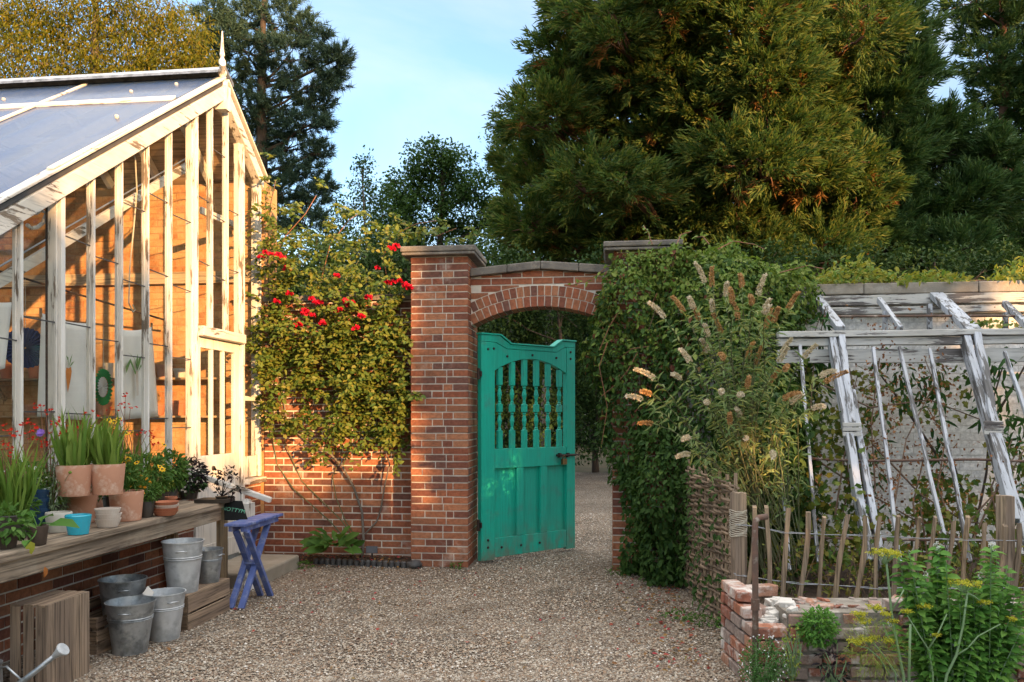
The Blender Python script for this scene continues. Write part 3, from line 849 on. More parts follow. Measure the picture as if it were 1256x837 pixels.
# roof
def roofz(y): return zu(y) + .082
XB = -10.3
def slab(name, y0, y1, x0, x1, th, m, off=0.0, bev=0.0):
    a = [(x0, y0, roofz(y0) + off - th), (x1, y0, roofz(y0) + off - th), (x1, y1, roofz(y1) + off - th), (x0, y1, roofz(y1) + off - th),
         (x0, y0, roofz(y0) + off), (x1, y0, roofz(y0) + off), (x1, y1, roofz(y1) + off), (x0, y1, roofz(y1) + off)]
    return MB().hexa(a).build(name, m, gh, bevel=bev)
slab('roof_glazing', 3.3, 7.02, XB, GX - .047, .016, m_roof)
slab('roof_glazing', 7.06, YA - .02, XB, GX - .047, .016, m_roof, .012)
slab('roof_boarding', YA + .02, WY + .2, XB, GX - .047, .016, m_shelf)
slab('vent_rail', 7.00, 7.06, XB, -3.98, .03, m_white_x, .030, .005)
for x in (-5.35, -6.9, -8.4):
    slab('roof_bar', 3.3, YA - .06, x - .022, x + .022, .022, m_white_y, .026, .004)
rb = MB(); rb.hexa([(XB, YA - .17, ZA + .06), (GX + .03, YA - .17, ZA + .06), (GX + .03, YA, ZA + .155), (XB, YA, ZA + .155), (XB, YA - .17, ZA + .085), (GX + .03, YA - .17, ZA + .085), (GX + .03, YA, ZA + .185), (XB, YA, ZA + .185)])
rb.hexa([(XB, YA + .002, ZA + .155), (GX + .03, YA + .002, ZA + .155), (GX + .03, YA + .17, ZA + .05), (XB, YA + .17, ZA + .05), (XB, YA + .002, ZA + .185), (GX + .03, YA + .002, ZA + .185), (GX + .03, YA + .17, ZA + .08), (XB, YA + .17, ZA + .08)])
rb.build('ridge_capping', m_zinc, gh)
MB().box((XB, YA - .03, ZA - .16), (GX - .065, YA + .03, ZA + .05)).build('ridge_beam', m_white_x, gh)
for (x, y) in ((-4.6, 7.35), (-5.9, 7.3), (-4.2, 6.5), (-4.25, 7.55)):
    MB().lathe([(0, roofz(y) + .03), (.016, roofz(y) + .027), (.018, roofz(y) + .012), (.012, roofz(y) - .005)], 12, (x, y, 0)).build('fixing_button', m_cream, gh, smooth=True)
# finial
fp = [(0, .53), (.006, .52), (.018, .34), (.026, .28), (.016, .262), (.018, .25), (.034, .225), (.036, .20), (.018, .165), (.018, .15), (.042, .115), (.045, .09), (.026, .06), (.03, .02), (.055, .01), (.055, -.06)]
fi = MB().lathe(fp[::-1], 16, (GX - .01, YA, ZA + .02)); fi.box((GX - .06, YA - .05, ZA - .26), (GX + .055, YA + .05, ZA - .02))
fi.build('finial', m_white, gh, smooth=False)
MB().tube([(GX + .0, YA - .02, ZA + .12), (GX + .06, YA - .13, ZA + .16)], .03, 12).build('ridge_pipe_end', m_white, gh)
# inside timbers
for x in (-4.5, -5.1, -5.7, -6.3, -6.9, -7.5, -8.1):
    mb = MB(); mb.beam((x, 3.6, zu(3.6) - .04), (x, YA - .05, ZA - .07), .05, .09); mb.beam((x, WY, zu(WY) - .04), (x, YA + .05, ZA - .07), .05, .09)
    mb.build('rafter', m_white_y, gh)
for y in (5.0, 6.5):
    MB().box((XB, y - .03, zu(y) - .12), (-4.02, y + .03, zu(y) - .06)).build('purlin', m_white_x, gh)
a, b = on_x(-30, 363, -4.1), on_x(232, 203, -4.1)
MB().beam(a, b, .035, .075).build('brace', m_white_y, gh, bevel=.004)
MB().tube([a + Vector((0, 0, .10)), b + Vector((0, 0, .085))], .007, 6).build('tie_rod', m_wire, gh)
MB().beam(on_x(246, 258, -4.1), on_x(292, 278, -4.1), .03, .07).build('brace', m_white_y, gh, bevel=.004)
MB().box((XB, WY - .06, 3.09), (-3.97, WY - .004, 3.22)).build('wall_plate', m_beam, gh)
pp = on_x(58, 400, -4.0)
MB().tube([(pp.x, pp.y, .5), (pp.x, pp.y, zu(pp.y) - .2)], .012, 8).build('black_pipe', m_iron, gh)
pts = [on_x(x, y, -4.02) for x, y in ((158, 176), (166, 195), (168, 235), (164, 280), (159, 330), (158, 372), (163, 383), (166, 380), (163, 374))]
MB().tube(pts, .006, 6).build('hanging_cord', m_rope, gh)
pts = [on_x(x, y, -4.05) for x, y in ((33, 276), (38, 280), (46, 279), (53, 273), (57, 262), (50, 258), (44, 262))]
MB().tube(pts, .014, 8).build('iron_bracket', m_white, gh)
for z in (2.02, 1.60):
    MB().box((-9.6, WY - .26, z - .022), (-4.2, WY - .006, z)).build('shelf', m_shelf, gh)
for x in (-9, -8, -7, -6, -5.1):
    MB().beam((x, WY - .03, 1.78), (x, WY - .22, 1.995), .03, .04).build('shelf_bracket', m_shelf, gh)
MB().tube([on_x(-10, 330, -6.2), on_x(210, 395, -4.8)], .012, 6).build('winding_rod', m_iron, gh)
mb = MB(); mb.box((-9.4, 8.0, .80), (-4.6, WY - .02, .85))
for x in (-9.2, -7.8, -6.4, -4.8):
    mb.box((x, 8.02, 0), (x + .07, 8.09, .80))
mb.build('staging', m_shelf, gh)
# front (eaves) side, out of the picture to the left
mb = MB(); mb.box((-10.2, 3.55, zu(3.6) - .20), (GX - .065, 3.68, zu(3.6) - .06))
for i in range(8):
    x = -4.6 - i * .8; mb.box((x - .03, 3.6, DW + .07), (x + .03, 3.66, zu(3.6) - .2))
mb.build('eaves_frame', m_white_x, gh)

# ---- things hung up inside
def cloth(name, label, quad, X, prints):
    q = [on_x(px, py, X) for px, py in quad]                     # top-left, top-right, bottom-right, bottom-left
    c = sum(q, Vector()) / 4
    t_ = thing(name, label, 'tea towel', (c.x, c.y, c.z), 'printed tea towels hanging in the greenhouse')
    mb = MB(); n, m = 10, 12; vs = []; fs = []
    for j in range(m + 1):
        for i in range(n + 1):
            u, v = i / n, j / m
            p = q[0].lerp(q[1], u).lerp(q[3].lerp(q[2], u), v)
            p = p + Vector((.018 * math.sin(u * 7 + 1.3 * c.y) * (.3 + v), 0, -.02 * math.sin(math.pi * u) * (1 - v)))
            vs.append(p)
    for j in range(m):
        for i in range(n):
            a = j * (n + 1) + i; fs.append((a, a + 1, a + n + 2, a + n + 1))
    o = mb.add(vs, fs).build('cloth', m_cloth, t_, smooth=True)
    so_ = o.modifiers.new('thickness', 'SOLIDIFY'); so_.thickness = .002
    for nm, mt, kind, polys in prints:
        pm = MB()
        for pl in polys:
            pv = [on_x(px, py, X + .024) for px, py in pl]
            pm.add(pv, [tuple(range(len(pv)))])
        pm.build(nm, mt, t_)
    mb = MB(); 
    for k in (0, 1):
        mb.box((q[k].x - .008, q[k].y - .006, q[k].z - .03), (q[k].x + .008, q[k].y + .006, q[k].z + .035))
    mb.build('clothes_peg', m_shelf, t_)
    return t_
carrot = [[(84, 452), (87, 450), (88, 456), (86.5, 466), (84.5, 476), (83.2, 482), (82.4, 476), (81.5, 466), (80.5, 456), (81.5, 451)]]
cleaf = [[(84, 451), (83, 442), (81, 436), (84, 439)], [(84.5, 451), (86, 441), (89, 434), (87, 443)], [(85, 451), (88, 445), (91.5, 443), (88, 448)]]
leek = [[(166.5, 455), (169.5, 455), (170.2, 485), (167.5, 486)]]
lleaf = [[(167, 457), (160, 440), (154, 450), (155, 458), (160, 445), (166, 460)], [(168, 456), (165, 440), (157, 432), (164, 438), (169, 452)], [(168, 456), (170, 440), (174, 436), (172, 446)], [(169, 457), (173, 446), (176, 458), (173, 450)], [(167.5, 455), (167, 442), (169, 434), (169.5, 446)]]
cloth('tea_towel', 'white tea towel printed with an orange carrot, hanging inside the greenhouse glass', [(50, 384), (107, 397), (104, 516), (42, 511)], -4.10, [('carrot_print', m_orange, 0, carrot), ('leaf_print', m_printgreen, 0, cleaf)])
cloth('tea_towel', 'white tea towel printed with a green leek, hanging nearest the greenhouse door', [(146, 404), (186, 401), (194, 511), (146, 516)], -4.10, [('leek_print', m_chalkpot, 0, leek), ('leaf_print', m_printgreen, 0, lleaf)])
cloth('tea_towel', 'plain white tea towel hanging at the left edge of the greenhouse glass', [(-32, 362), (14, 371), (3, 452), (-38, 470)], -4.10, [])
def fan(name, label, c, r, nrm, m, inner=None):
    t_ = thing(name, label, 'paper fan', tuple(c), 'round paper fans hanging in the greenhouse')
    nrm = Vector(nrm).normalized(); u = nrm.cross(VZ).normalized(); v = u.cross(nrm)
    def ring(r0, r1, n, amp, mat_, nm, off):
        mb = MB(); vs = []; fs = []
        for k in range(2 * n):
            a = math.pi * k / n; h = amp if k % 2 else -amp
            for rr, f in ((r0, .3), (r1, 1)):
                vs.append(c + (u * math.cos(a) + v * math.sin(a)) * rr * (1 if k % 2 or rr == r0 else .95) + nrm * (h * f + off))
        K = 2 * n
        for k in range(K):
            a, b = 2 * k, 2 * ((k + 1) % K); fs.append((a, a + 1, b + 1, b))
        o = mb.add(vs, fs).build(nm, mat_, t_)
        s_ = o.modifiers.new('thickness', 'SOLIDIFY'); s_.thickness = .0015
    if inner:
        ring(r * .55, r, 26, .012, m, 'rosette', 0); ring(.004, r * .55, 20, .005, inner, 'centre', .006)
    else:
        ring(.006, r, 28, .013, m, 'rosette', 0)
    MB().tube([c + VZ * r * .95, c + VZ * (r + .35)], .002, 5).build('string', m_rope, t_)
c = on_x(31, 427, -4.22); fan('paper_fan', 'dark blue pleated paper fan hanging inside the greenhouse', c, .15, (camo.location - c).normalized() * 1 + Vector((.15, 0, .05)), m_fanblue)
c = on_x(127, 475, -4.2); vd = (camo.location - c).normalized(); sdn = vd.cross(VZ).normalized()
fan('paper_fan', 'green and white paper rosette hanging between the two printed tea towels', c, .155, vd * .42 + sdn * .9, m_fangreen, m_cloth)
# pots and jars on the inside shelves
def shelf_pot(i, x, z, r, h, m, label, nm='shelf_pot', cat='pot', prof=None):
    p = prof or [(r * .72, 0), (r, h * .8), (r * 1.08, h * .8), (r * 1.08, h), (r * .92, h), (r * .85, h * .5), (0, h * .5)]
    o = MB().lathe([(0, 0)] + p, 16, (x, WY - .14, z + .002)).build(nm, m, None, smooth=False)
    tag(o, label, cat, 'pots on the greenhouse shelves')
sh = [(-6.55, 2.0), (-6.30, 2.0), (-5.62, 2.0), (-5.42, 2.0), (-5.2, 2.0), (-4.98, 2.0), (-4.78, 2.0), (-6.9, 2.0), (-6.1, 1.6), (-5.7, 1.6), (-5.35, 1.6), (-5.05, 1.6), (-4.8, 1.6), (-6.6, 1.6)]
for i, (x, z) in enumerate(sh):
    m_ = [m_terra_red, m_terra, m_cream, m_terra_red][i % 4]; nmz = ['red clay', 'pale clay', 'cream', 'red clay'][i % 4]
    shelf_pot(i, x, z + .001, random.uniform(.06, .085), random.uniform(.12, .19), m_, f'small {nmz} pot on the {"upper" if z > 1.9 else "lower"} shelf along the greenhouse back wall')
# doorstep and handrail
st_ = thing('doorstep', 'worn pale stone step below the white greenhouse door', 'step', (-3.55, 7.75, 0))
MB().box((-3.885, 7.20, -.03), (-3.27, 8.26, .135)).build('slab', m_stone_pale, st_, bevel=.02)
hr = thing('handrail', 'white handrail on a turned post beside the greenhouse step', 'handrail', (-3.35, 7.12, 0))
MB().beam((-3.86, 7.14, 1.07), (-3.10, 7.14, .825), .05, .05).build('rail', m_white_x, hr, bevel=.008)
mb = MB(); mb.lathe([(.028, .02), (.045, .05), (.03, .09), (.048, .13), (.05, .22), (.038, .38), (.026, .48), (.04, .50), (.026, .53), (.045, .56), (.045, .565)], 16, (-3.335, 7.14, 0))
mb.box((-3.385, 7.09, -.02), (-3.285, 7.19, .06)); mb.box((-3.392, 7.083, .56), (-3.278, 7.197, .80)); mb.lathe([(.055, .80), (.04, .83), (0, .84)], 4, (-3.335, 7.14, 0), math.pi / 4)
mb.build('newel', m_white, hr, bevel=.004)
# ================= leaf colours
l_spear = leaf_mat('spear_leaf', [(.10, .19, .03), (.17, .27, .05), (.24, .33, .07)], .35)
l_green = leaf_mat('garden_leaf', [(.045, .11, .022), (.075, .16, .03), (.11, .20, .045)], .3)
l_darkg = leaf_mat('dark_leaf', [(.018, .045, .016), (.03, .07, .022), (.05, .10, .03)], .2)
l_purple = leaf_mat('purple_black_leaf', [(.012, .010, .014), (.03, .016, .022), (.02, .035, .02)], .12)
l_greyg = leaf_mat('grey_green_leaf', [(.12, .19, .09), (.18, .25, .13), (.22, .28, .16)], .3)
l_big = leaf_mat('broad_leaf', [(.05, .13, .025), (.09, .20, .04)], .3)
l_lime = leaf_mat('lime_leaf', [(.16, .24, .04), (.24, .32, .06), (.30, .30, .06)], .35)
f_red = leaf_mat('red_petal', [(.42, .010, .008), (.52, .022, .010), (.48, .04, .012)], .15)
f_rose = leaf_mat('rose_petal', [(.46, .004, .028), (.56, .010, .04), (.62, .02, .06)], .15)
f_yellow = leaf_mat('yellow_petal', [(.75, .42, .02), (.80, .50, .03)], .25)
f_orange = leaf_mat('orange_petal', [(.72, .25, .01), (.75, .36, .02)], .25)
f_purple = leaf_mat('violet_petal', [(.24, .12, .50), (.34, .18, .60)], .25)
f_pink = leaf_mat('pink_petal', [(.62, .22, .38), (.70, .32, .46)], .25)
f_white = leaf_mat('pale_petal', [(.62, .64, .72), (.70, .70, .68)], .25)
l_yellowing = leaf_mat('yellowing_leaf', [(.38, .34, .04), (.30, .34, .05)], .35)

UPV = np.array([0, 0, 1.0])
def blades(c, r, n, L, W, lean=.35):
    """upright sword leaves from a base disc"""
    a = U(0, 2 * np.pi, n); rr = np.sqrt(RNG.random(n)) * r
    P = np.stack([c[0] + rr * np.cos(a), c[1] + rr * np.sin(a), np.full(n, c[2])], 1)
    D = np.stack([np.cos(a), np.sin(a), np.zeros(n)], 1) * (U(.05, 1, n) * lean)[:, None] + UPV
    N = rdirs(n); Ls = U(.55, 1, n) * L
    return place(T_BLADE, P, D, N, Ls, U(.7, 1.1, n) * W)
def cluster(c, rad, n, L, W, tmpl=T_LEAF, droop=.2, shell=.5, flat=.6):
    """leaves through an ellipsoid"""
    d = rdirs(n); q = (shell + (1 - shell) * RNG.random(n)) ** .6
    P = np.array(c)[None] + d * q[:, None] * np.array(rad)[None]
    D = unit(d + rdirs(n) * .8 - UPV * droop)
    N = unit(UPV * flat + d * .5 + rdirs(n) * .6)
    return place(tmpl, P, D, N, U(.6, 1.15, n) * L, U(.6, 1.15, n) * W)
def stems_to(c, tops, r=.003, bow=.0):
    mb = MB()
    for p in tops:
        p = Vector(p); m_ = Vector(c).lerp(p, .55) + Vector((random.uniform(-1, 1), random.uniform(-1, 1), .6)) * bow
        mb.tube([c, m_, p], [r * 1.3, r, r * .6], 5, cap=False)
    return mb
def petals(pts, r, n=7, tilt=.35, facing=None):
    """small open flowers"""
    Ps, Ds, Ns = [], [], []
    for p in pts:
        f = Vector(facing) if facing is not None else Vector((random.uniform(-.6, .6) + .3, random.uniform(-.9, .2), random.uniform(.3, 1)))
        f.normalize(); u = f.orthogonal().normalized(); v = f.cross(u)
        for k in range(n):
            a = 2 * math.pi * k / n + random.random() * .3
            Ps.append(p); Ds.append(u * math.cos(a) + v * math.sin(a) + f * tilt); Ns.append(f)
    m = len(Ps)
    return place(T_DIAMOND, np.array([tuple(p) for p in Ps]), np.array([tuple(p) for p in Ds]), np.array([tuple(p) for p in Ns]), U(.8, 1.1, m) * r, r * .6)

# ================= potting bench
BRZ = .031
bench = thing('potting_bench', 'weathered timber potting bench along the greenhouse wall crowded with pots', 'bench', (-3.335, 6.80, 0), local=True, rz=BRZ)
mb = MB()
for i, (x0, x1) in enumerate(((-.185, 0), (-.365, -.19), (-.55, -.37))):
    mb.box((x0, -3.55 + .0, .806), (x1, -.0 + (.01 if i else 0), .85), .002)
mb.build('tabletop', m_bench, bench, bevel=.006)
MB().box((-.075, -3.5, .695), (-.028, -.09, .803)).build('apron', m_bench, bench, bevel=.004)
MB().box((-.53, -3.5, .695), (-.485, -.09, .803)).build('apron', m_bench, bench, bevel=.004)
MB().box((-.48, -.16, .70), (-.08, -.115, .80)).build('end_rail', m_bench, bench, bevel=.004)
MB().box((-.46, -.15, .20), (-.08, -.11, .28)).build('end_stretcher', m_bench_z, bench, bevel=.004)
for (x, y) in ((-.076, -.088), (-.53, -.088), (-.076, -2.9), (-.53, -2.9)):
    MB().box((x - .002, y, -.01), (x + .07, y + .075, .803)).build('leg', m_bench_z, bench, bevel=.004)

def place_on_bench(px, py, z=.853):
    return on_z(px, py, z)
def pot_mesh(r, rb, h, th=.010, rim=.0, fill=.82):
    p = [(0, 0), (rb, 0)]
    if rim:
        p += [(r - .006, h - rim), (r + .006, h - rim), (r + .008, h), (r - th, h)]
    else:
        p += [(r, h - .006), (r - .003, h), (r - th, h)]
    p += [(r - th - (r - rb) * .2, h * fill)]
    return p
def pot(name, label, c, r, rb, h, m, rim=0.0, soil=True, group=None, cat='pot', n=28, soilm=None):
    t_ = thing(name, label, cat, tuple(c), group)
    prof = pot_mesh(r, rb, h, .010 if r > .05 else .006, rim)
    MB().lathe(prof, n, c).build('body', m, t_, smooth=False, bevel=0)
    for ch in t_.children:
        ch.data.polygons.foreach_set('use_smooth', np.ones(len(ch.data.polygons), dtype=bool))
        e = ch.modifiers.new('edges', 'EDGE_SPLIT'); e.split_angle = math.radians(35)
    if soil:
        rr = prof[-1][0]
        MB().lathe([(rr + .001, h * .83), (rr * .6, h * .85), (0, h * .86)], n, c).build('soil', soilm or m_soil, t_, smooth=True)
    return t_
ZB = .853
def plant_part(t_, name, VT, m):
    return np_mesh(name, VT[0], VT[1], m, t_)
G_T = 'terracotta pots on the potting bench'
c = place_on_bench(97, 641); lowL = c
pot('clay_pot', 'lower terracotta pot behind the cream and turquoise pots, a spear plant pot standing on it', c, .118, .100, .205, m_terra, soil=False, group=G_T)
c = place_on_bench(155, 638); lowR = c
pot('clay_pot', 'lower terracotta pot standing alone to the right behind the stack of white saucers', c, .117, .098, .21, m_terra, soil=False, group=G_T)
c = place_on_bench(123, 630); lowM = c
pot('clay_pot', 'lower terracotta pot half hidden between the other two lower ones', c, .112, .095, .205, m_terra, soil=False, group=G_T)
def spear_pot(px, py, label):
    c = on_z(px, py, ZB + .213)
    t_ = pot('spear_plant', label, c, .112, .094, .205, m_terra, group='potted spear plants', cat='potted plant')
    plant_part(t_, 'leaves', join([blades((c.x, c.y, c.z + .17), .075, 46, .40, .030, .42), blades((c.x, c.y, c.z + .17), .05, 16, .46, .028, .2)]), l_spear)
    return c
spear_pot(91, 608, 'left raised terracotta pot of upright green sword leaves on the bench')
spear_pot(132, 606, 'right raised terracotta pot of upright green sword leaves on the bench')
c = place_on_bench(72, 652); pot('cream_pot', 'cream glazed pot beside the turquoise pot on the bench', c, .080, .064, .125, m_cream, soil=True)
c = place_on_bench(96, 655); pot('turquoise_pot', 'shiny turquoise glazed pot near the front edge of the bench', c, .078, .060, .122, m_turq, soil=True)
def saucer_stack(px, py, r, h, n, mats, names, group, lab):
    c = place_on_bench(px, py)
    for k in range(n):
        z = c.z + k * h * .62
        o = MB().lathe([(0, 0), (r * .74, 0), (r * .97, h * .88), (r, h), (r * .92, h), (r * .70, h * .3), (0, h * .28)], 28, (c.x + random.uniform(-.004, .004), c.y + random.uniform(-.004, .004), z)).build(names, mats[k % len(mats)], None)
        tag(o, lab[k], 'saucer', group)
saucer_stack(133, 646, .083, .055, 3, [m_chalkpot], 'white_saucer', 'white saucers on the bench',
             ['bottom chalky white bowl in the stack by the bench front edge', 'middle chalky white bowl in the stack by the bench front edge', 'top chalky white bowl in the stack by the bench front edge'])
saucer_stack(203, 632, .093, .036, 4, [m_terra_red, m_terra_red, m_chalkpot, m_terra_red], 'clay_saucer', 'clay saucers on the bench',
             ['bottom terracotta saucer in the stack below the orange marigolds', 'second terracotta saucer up in the stack below the orange marigolds', 'pale dusty saucer between terracotta ones below the marigolds', 'top terracotta saucer of the stack below the orange marigolds'])
# dark blue pots with a bush of small blue-white flowers
p = on_x(48, 632, -3.70)
for k in range(3):
    o = MB().lathe([(0, 0), (.048, 0), (.056, .12), (.06, .12), (.06, .14), (.052, .14), (.045, .05), (0, .05)], 24, (p.x, p.y, ZB + .005 + k * .062)).build('navy_pot', m_navy, None)
    tag(o, ['bottom dark blue plant pot in the nested stack behind the leafy plants', 'middle dark blue plant pot in the nested stack behind the leafy plants', 'top dark blue plant pot in the nested stack behind the leafy plants'][k], 'pot', 'nested dark blue pots')

def potted(name, label, px, py, r, h, m, cat='potted plant', group=None, X=None):
    c = place_on_bench(px, py) if X is None else on_x(px, py, X)
    if X is not None: c.z = ZB
    t_ = pot(name, label, c, r, r * .78, h, m, group=group, cat=cat)
    return t_, Vector((c.x, c.y, c.z + h * .85))
def top(c, px, py, off=0.0):
    """a point seen at a photo position, at about the depth of c"""
    d = -c.x * ST + c.y * CT
    return on_d(px, py, d + off)
# broad-leaved plant at the front left
t_, c = potted('broad_leaf_plant', 'broad leaved young plant in a brown pot at the near end of the bench', 46, 668, .058, .11, m_brownpot)
tips = [top(c, 67, 642, -.02), top(c, 24, 640, -.1), top(c, 14, 655, -.15), top(c, 30, 672, -.25), top(c, 38, 628, .05), top(c, 52, 634, .05)]
stems_to(c, tips, .004, .03).build('stalks', l_big, t_)
P = np.array([tuple(c.lerp(q, .62)) for q in tips]); D = np.array([tuple((q - c)) for q in tips]) * np.array([1, 1, .2]); N = np.tile([[-.15, -.25, 1]], (6, 1)) + RNG.normal(size=(6, 3)) * .15
plant_part(t_, 'leaves', place(T_LEAF, P, D, N, np.array([.20, .17, .16, .11, .14, .13]), np.array([.11, .10, .09, .06, .08, .08])), l_big)
q = top(c, 37, 664, -.12)
plant_part(t_, 'yellow_leaf', place(T_LEAF, np.array([tuple(q)]), np.array([[.2, -.2, -.6]]), np.array([[.3, -.8, .3]]), .075, .06), l_yellowing)
# soil-ball plant in the corner
t_, c = potted('trailing_plant', 'trailing dark green seedlings spilling from a brown pot at the bench front edge', 6, 672, .07, .09, m_brownpot)
plant_part(t_, 'leaves', cluster((c.x, c.y, c.z + .05), (.13, .13, .10), 170, .055, .03), l_green)
# crocosmia clump on the left, red flowers
def montbretia(px, py, X, n, L, label, reds, nm='crocosmia'):
    t_, c = potted(nm, label, px, py, .10, .15, m_blackplastic, X=X, group='red flowered crocosmia in pots')
    plant_part(t_, 'leaves', blades((c.x, c.y, c.z), .08, n, L, .022, .45), l_spear)
    pts = [top(c, a, b, random.uniform(-.08, .08)) for a, b in reds]
    stems_to(c, pts, .003, .05).build('flower_stems', m_redstem, t_)
    sp = []
    for p_ in pts:
        for k in range(5): sp.append(p_ + Vector((random.uniform(-.04, .04), random.uniform(-.04, .04), random.uniform(-.02, .025))))
    for k in range(len(pts)): plant_part(t_, 'flower_spray', petals(sp[5 * k:5 * k + 5], .017, 5, .8), f_red)
montbretia(12, 640, -3.62, 120, .52, 'tall crocosmia with red flowers at the left edge of the bench', [(12, 526), (4, 546), (16, 534), (38, 524), (35, 530), (12, 552), (28, 520), (3, 560)])
montbretia(62, 628, -3.76, 30, .42, 'crocosmia with red flower sprays behind the left raised spear plant', [(50, 498), (56, 507), (68, 517), (76, 520), (60, 541), (58, 546), (70, 533), (88, 527), (112, 508), (78, 535), (66, 522), (45, 541)])
montbretia(162, 618, -3.74, 44, .50, 'crocosmia with red flowers behind the yellow daisies', [(147, 498), (154, 486), (160, 500), (138, 502), (142, 527), (150, 533), (180, 533), (188, 536), (190, 545), (146, 520), (176, 531)])
# small blue-white flowered bush
t_, c = potted('hebe_bush', 'small leaved bush with tiny blue white flowers on the left of the bench', 26, 650, .08, .12, m_blackplastic)
plant_part(t_, 'leaves', cluster((c.x, c.y + .03, c.z + .16), (.16, .16, .19), 900, .034, .014), l_green)
pts = [Vector((c.x, c.y, c.z + .16)) + Vector(tuple(d_)) * .17 for d_ in rdirs(46)]
plant_part(t_, 'flowers', petals(pts, .011, 5, .2), f_white)
# feathery scabious with violet heads
t_, c = potted('scabious_plant', 'grey green scabious with a violet flower head standing by the dark blue pots', 64, 640, .06, .12, m_blackplastic, X=-3.68)
plant_part(t_, 'leaves', cluster((c.x, c.y, c.z + .14), (.11, .11, .19), 420, .05, .009, T_DIAMOND), l_greyg)
pts = [top(c, 50, 533), top(c, 65, 562), top(c, 72, 578), top(c, 86, 580, -.1), top(c, 40, 585), top(c, 64, 548)]
stems_to(c, pts, .0022, .04).build('flower_stems', l_greyg, t_)
plant_part(t_, 'flower', petals([pts[0] + Vector((0, 0, .004 * k)) for k in range(4)], .030, 9, .4, (.3, -.7, .6)), f_purple)
mb = MB()
for q in pts[1:]: mb.lathe([(0, -.010), (.010, -.004), (.011, .003), (.006, .010), (0, .012)], 8, q)
mb.build('seed_heads', l_lime, t_, smooth=True)
t_, c = potted('pink_spike_plant', 'plant with a single pink flower spike among the leaves on the bench left', 24, 628, .05, .10, m_blackplastic, X=-3.60)
q = top(c, 28, 582); stems_to(c, [q], .003).build('stem', l_green, t_)
plant_part(t_, 'flower_spike', cluster((q.x, q.y, q.z), (.014, .014, .035), 50, .016, .012, T_DIAMOND), f_pink)
plant_part(t_, 'leaves', cluster((c.x, c.y, c.z + .10), (.10, .10, .12), 260, .045, .018), l_green)
# yellow daisies
t_, c = potted('yellow_daisy', 'yellow daisies flowering behind the raised spear plants', 142, 612, .09, .16, m_blackplastic, X=-3.60)
plant_part(t_, 'leaves', join([cluster((c.x, c.y, c.z + .16), (.15, .15, .20), 420, .06, .022), blades((c.x, c.y, c.z), .07, 20, .4, .02, .4)]), l_green)
pts = [top(c, a, b, random.uniform(-.06, .06)) for a, b in ((126, 514), (134, 516), (140, 518), (146, 514), (112, 524), (139, 525), (162, 531), (157, 563), (164, 561), (168, 568), (152, 568), (157, 580), (196, 573), (199, 576), (155, 532), (148, 571), (201, 546))]
stems_to(c, pts, .0022, .03).build('flower_stems', l_green, t_)
for q in pts:
    o = plant_part(t_, 'flower', petals([q], .026, 9, .15), f_yellow)
    MB().lathe([(.009, 0), (.007, .007), (0, .010)], 8, q).build('flower_centre', m_brownpot, o)
# green bushes and marigolds
def bush_pot(nm, label, px, py, r, h, rad, zc, n, L, W, lm, m=m_blackplastic, X=None, fl=None, fm=None, fr=.02, group=None):
    t_, c = potted(nm, label, px, py, r, h, m, X=X, group=group)
    plant_part(t_, 'leaves', cluster((c.x, c.y, c.z + zc), rad, n, L, W), lm)
    if fl:
        pts = [top(c, a, b, random.uniform(-.07, .05)) for a, b in fl]
        for q in pts: plant_part(t_, 'flower', join([petals([q], fr, 8, .3), petals([q + Vector((0, 0, .006))], fr * .7, 7, .6)]), fm)
    return t_, c
GM = 'marigolds in pots on the bench'
bush_pot('marigold', 'orange yellow marigold in a dark square pot beside the right terracotta pot', 179, 634, .062, .115, (.10, .10, .085), .09, 420, .034, .012, l_green, fl=[(167, 590), (173, 584), (180, 588), (165, 594), (172, 597), (178, 598), (184, 592), (160, 598), (168, 603), (176, 605), (163, 603)], fm=f_orange, fr=.015, group=GM)
bush_pot('marigold', 'yellowish marigold with few orange flowers behind the clay saucers', 196, 620, .075, .11, (.12, .12, .12), .12, 560, .03, .010, l_lime, m=m_brownpot, fl=[(190, 584), (196, 582), (205, 588), (209, 589), (199, 598)], fm=f_orange, fr=.013, group=GM)
bush_pot('leafy_plant', 'bright green leafy herb behind the marigolds on the bench', 178, 614, .08, .12, (.20, .17, .17), .17, 850, .05, .022, l_green, X=-3.66)
bush_pot('leafy_plant', 'darker green bush beside the greenhouse post behind the marigolds', 207, 606, .075, .13, (.15, .15, .17), .17, 700, .05, .024, l_green, X=-3.72)
c = place_on_bench(210, 622); pot('small_clay_pot', 'small empty clay pot behind the stack of clay saucers', c, .042, .032, .085, m_terra_red, rim=.02, soil=True)
def tag_labels(t_, pts):
    mb = MB()
    for q in pts: mb.box((q.x - .002, q.y - .028, q.z - .008), (q.x + .001, q.y + .028, q.z + .008))
    mb.build('plant_labels', m_paper, t_)
t_, c = bush_pot('dark_leaf_plant', 'dark purple leaved plant with white plant labels near the bench end', 232, 612, .085, .10, (.15, .14, .14), .13, 520, .05, .026, l_purple)
plant_part(t_, 'lower_leaves', cluster((c.x, c.y, c.z + .05), (.15, .14, .07), 160, .05, .03), l_darkg)
tag_labels(t_, [top(c, 226, 598, -.12), top(c, 228, 603, -.12), top(c, 224, 601, -.12)])
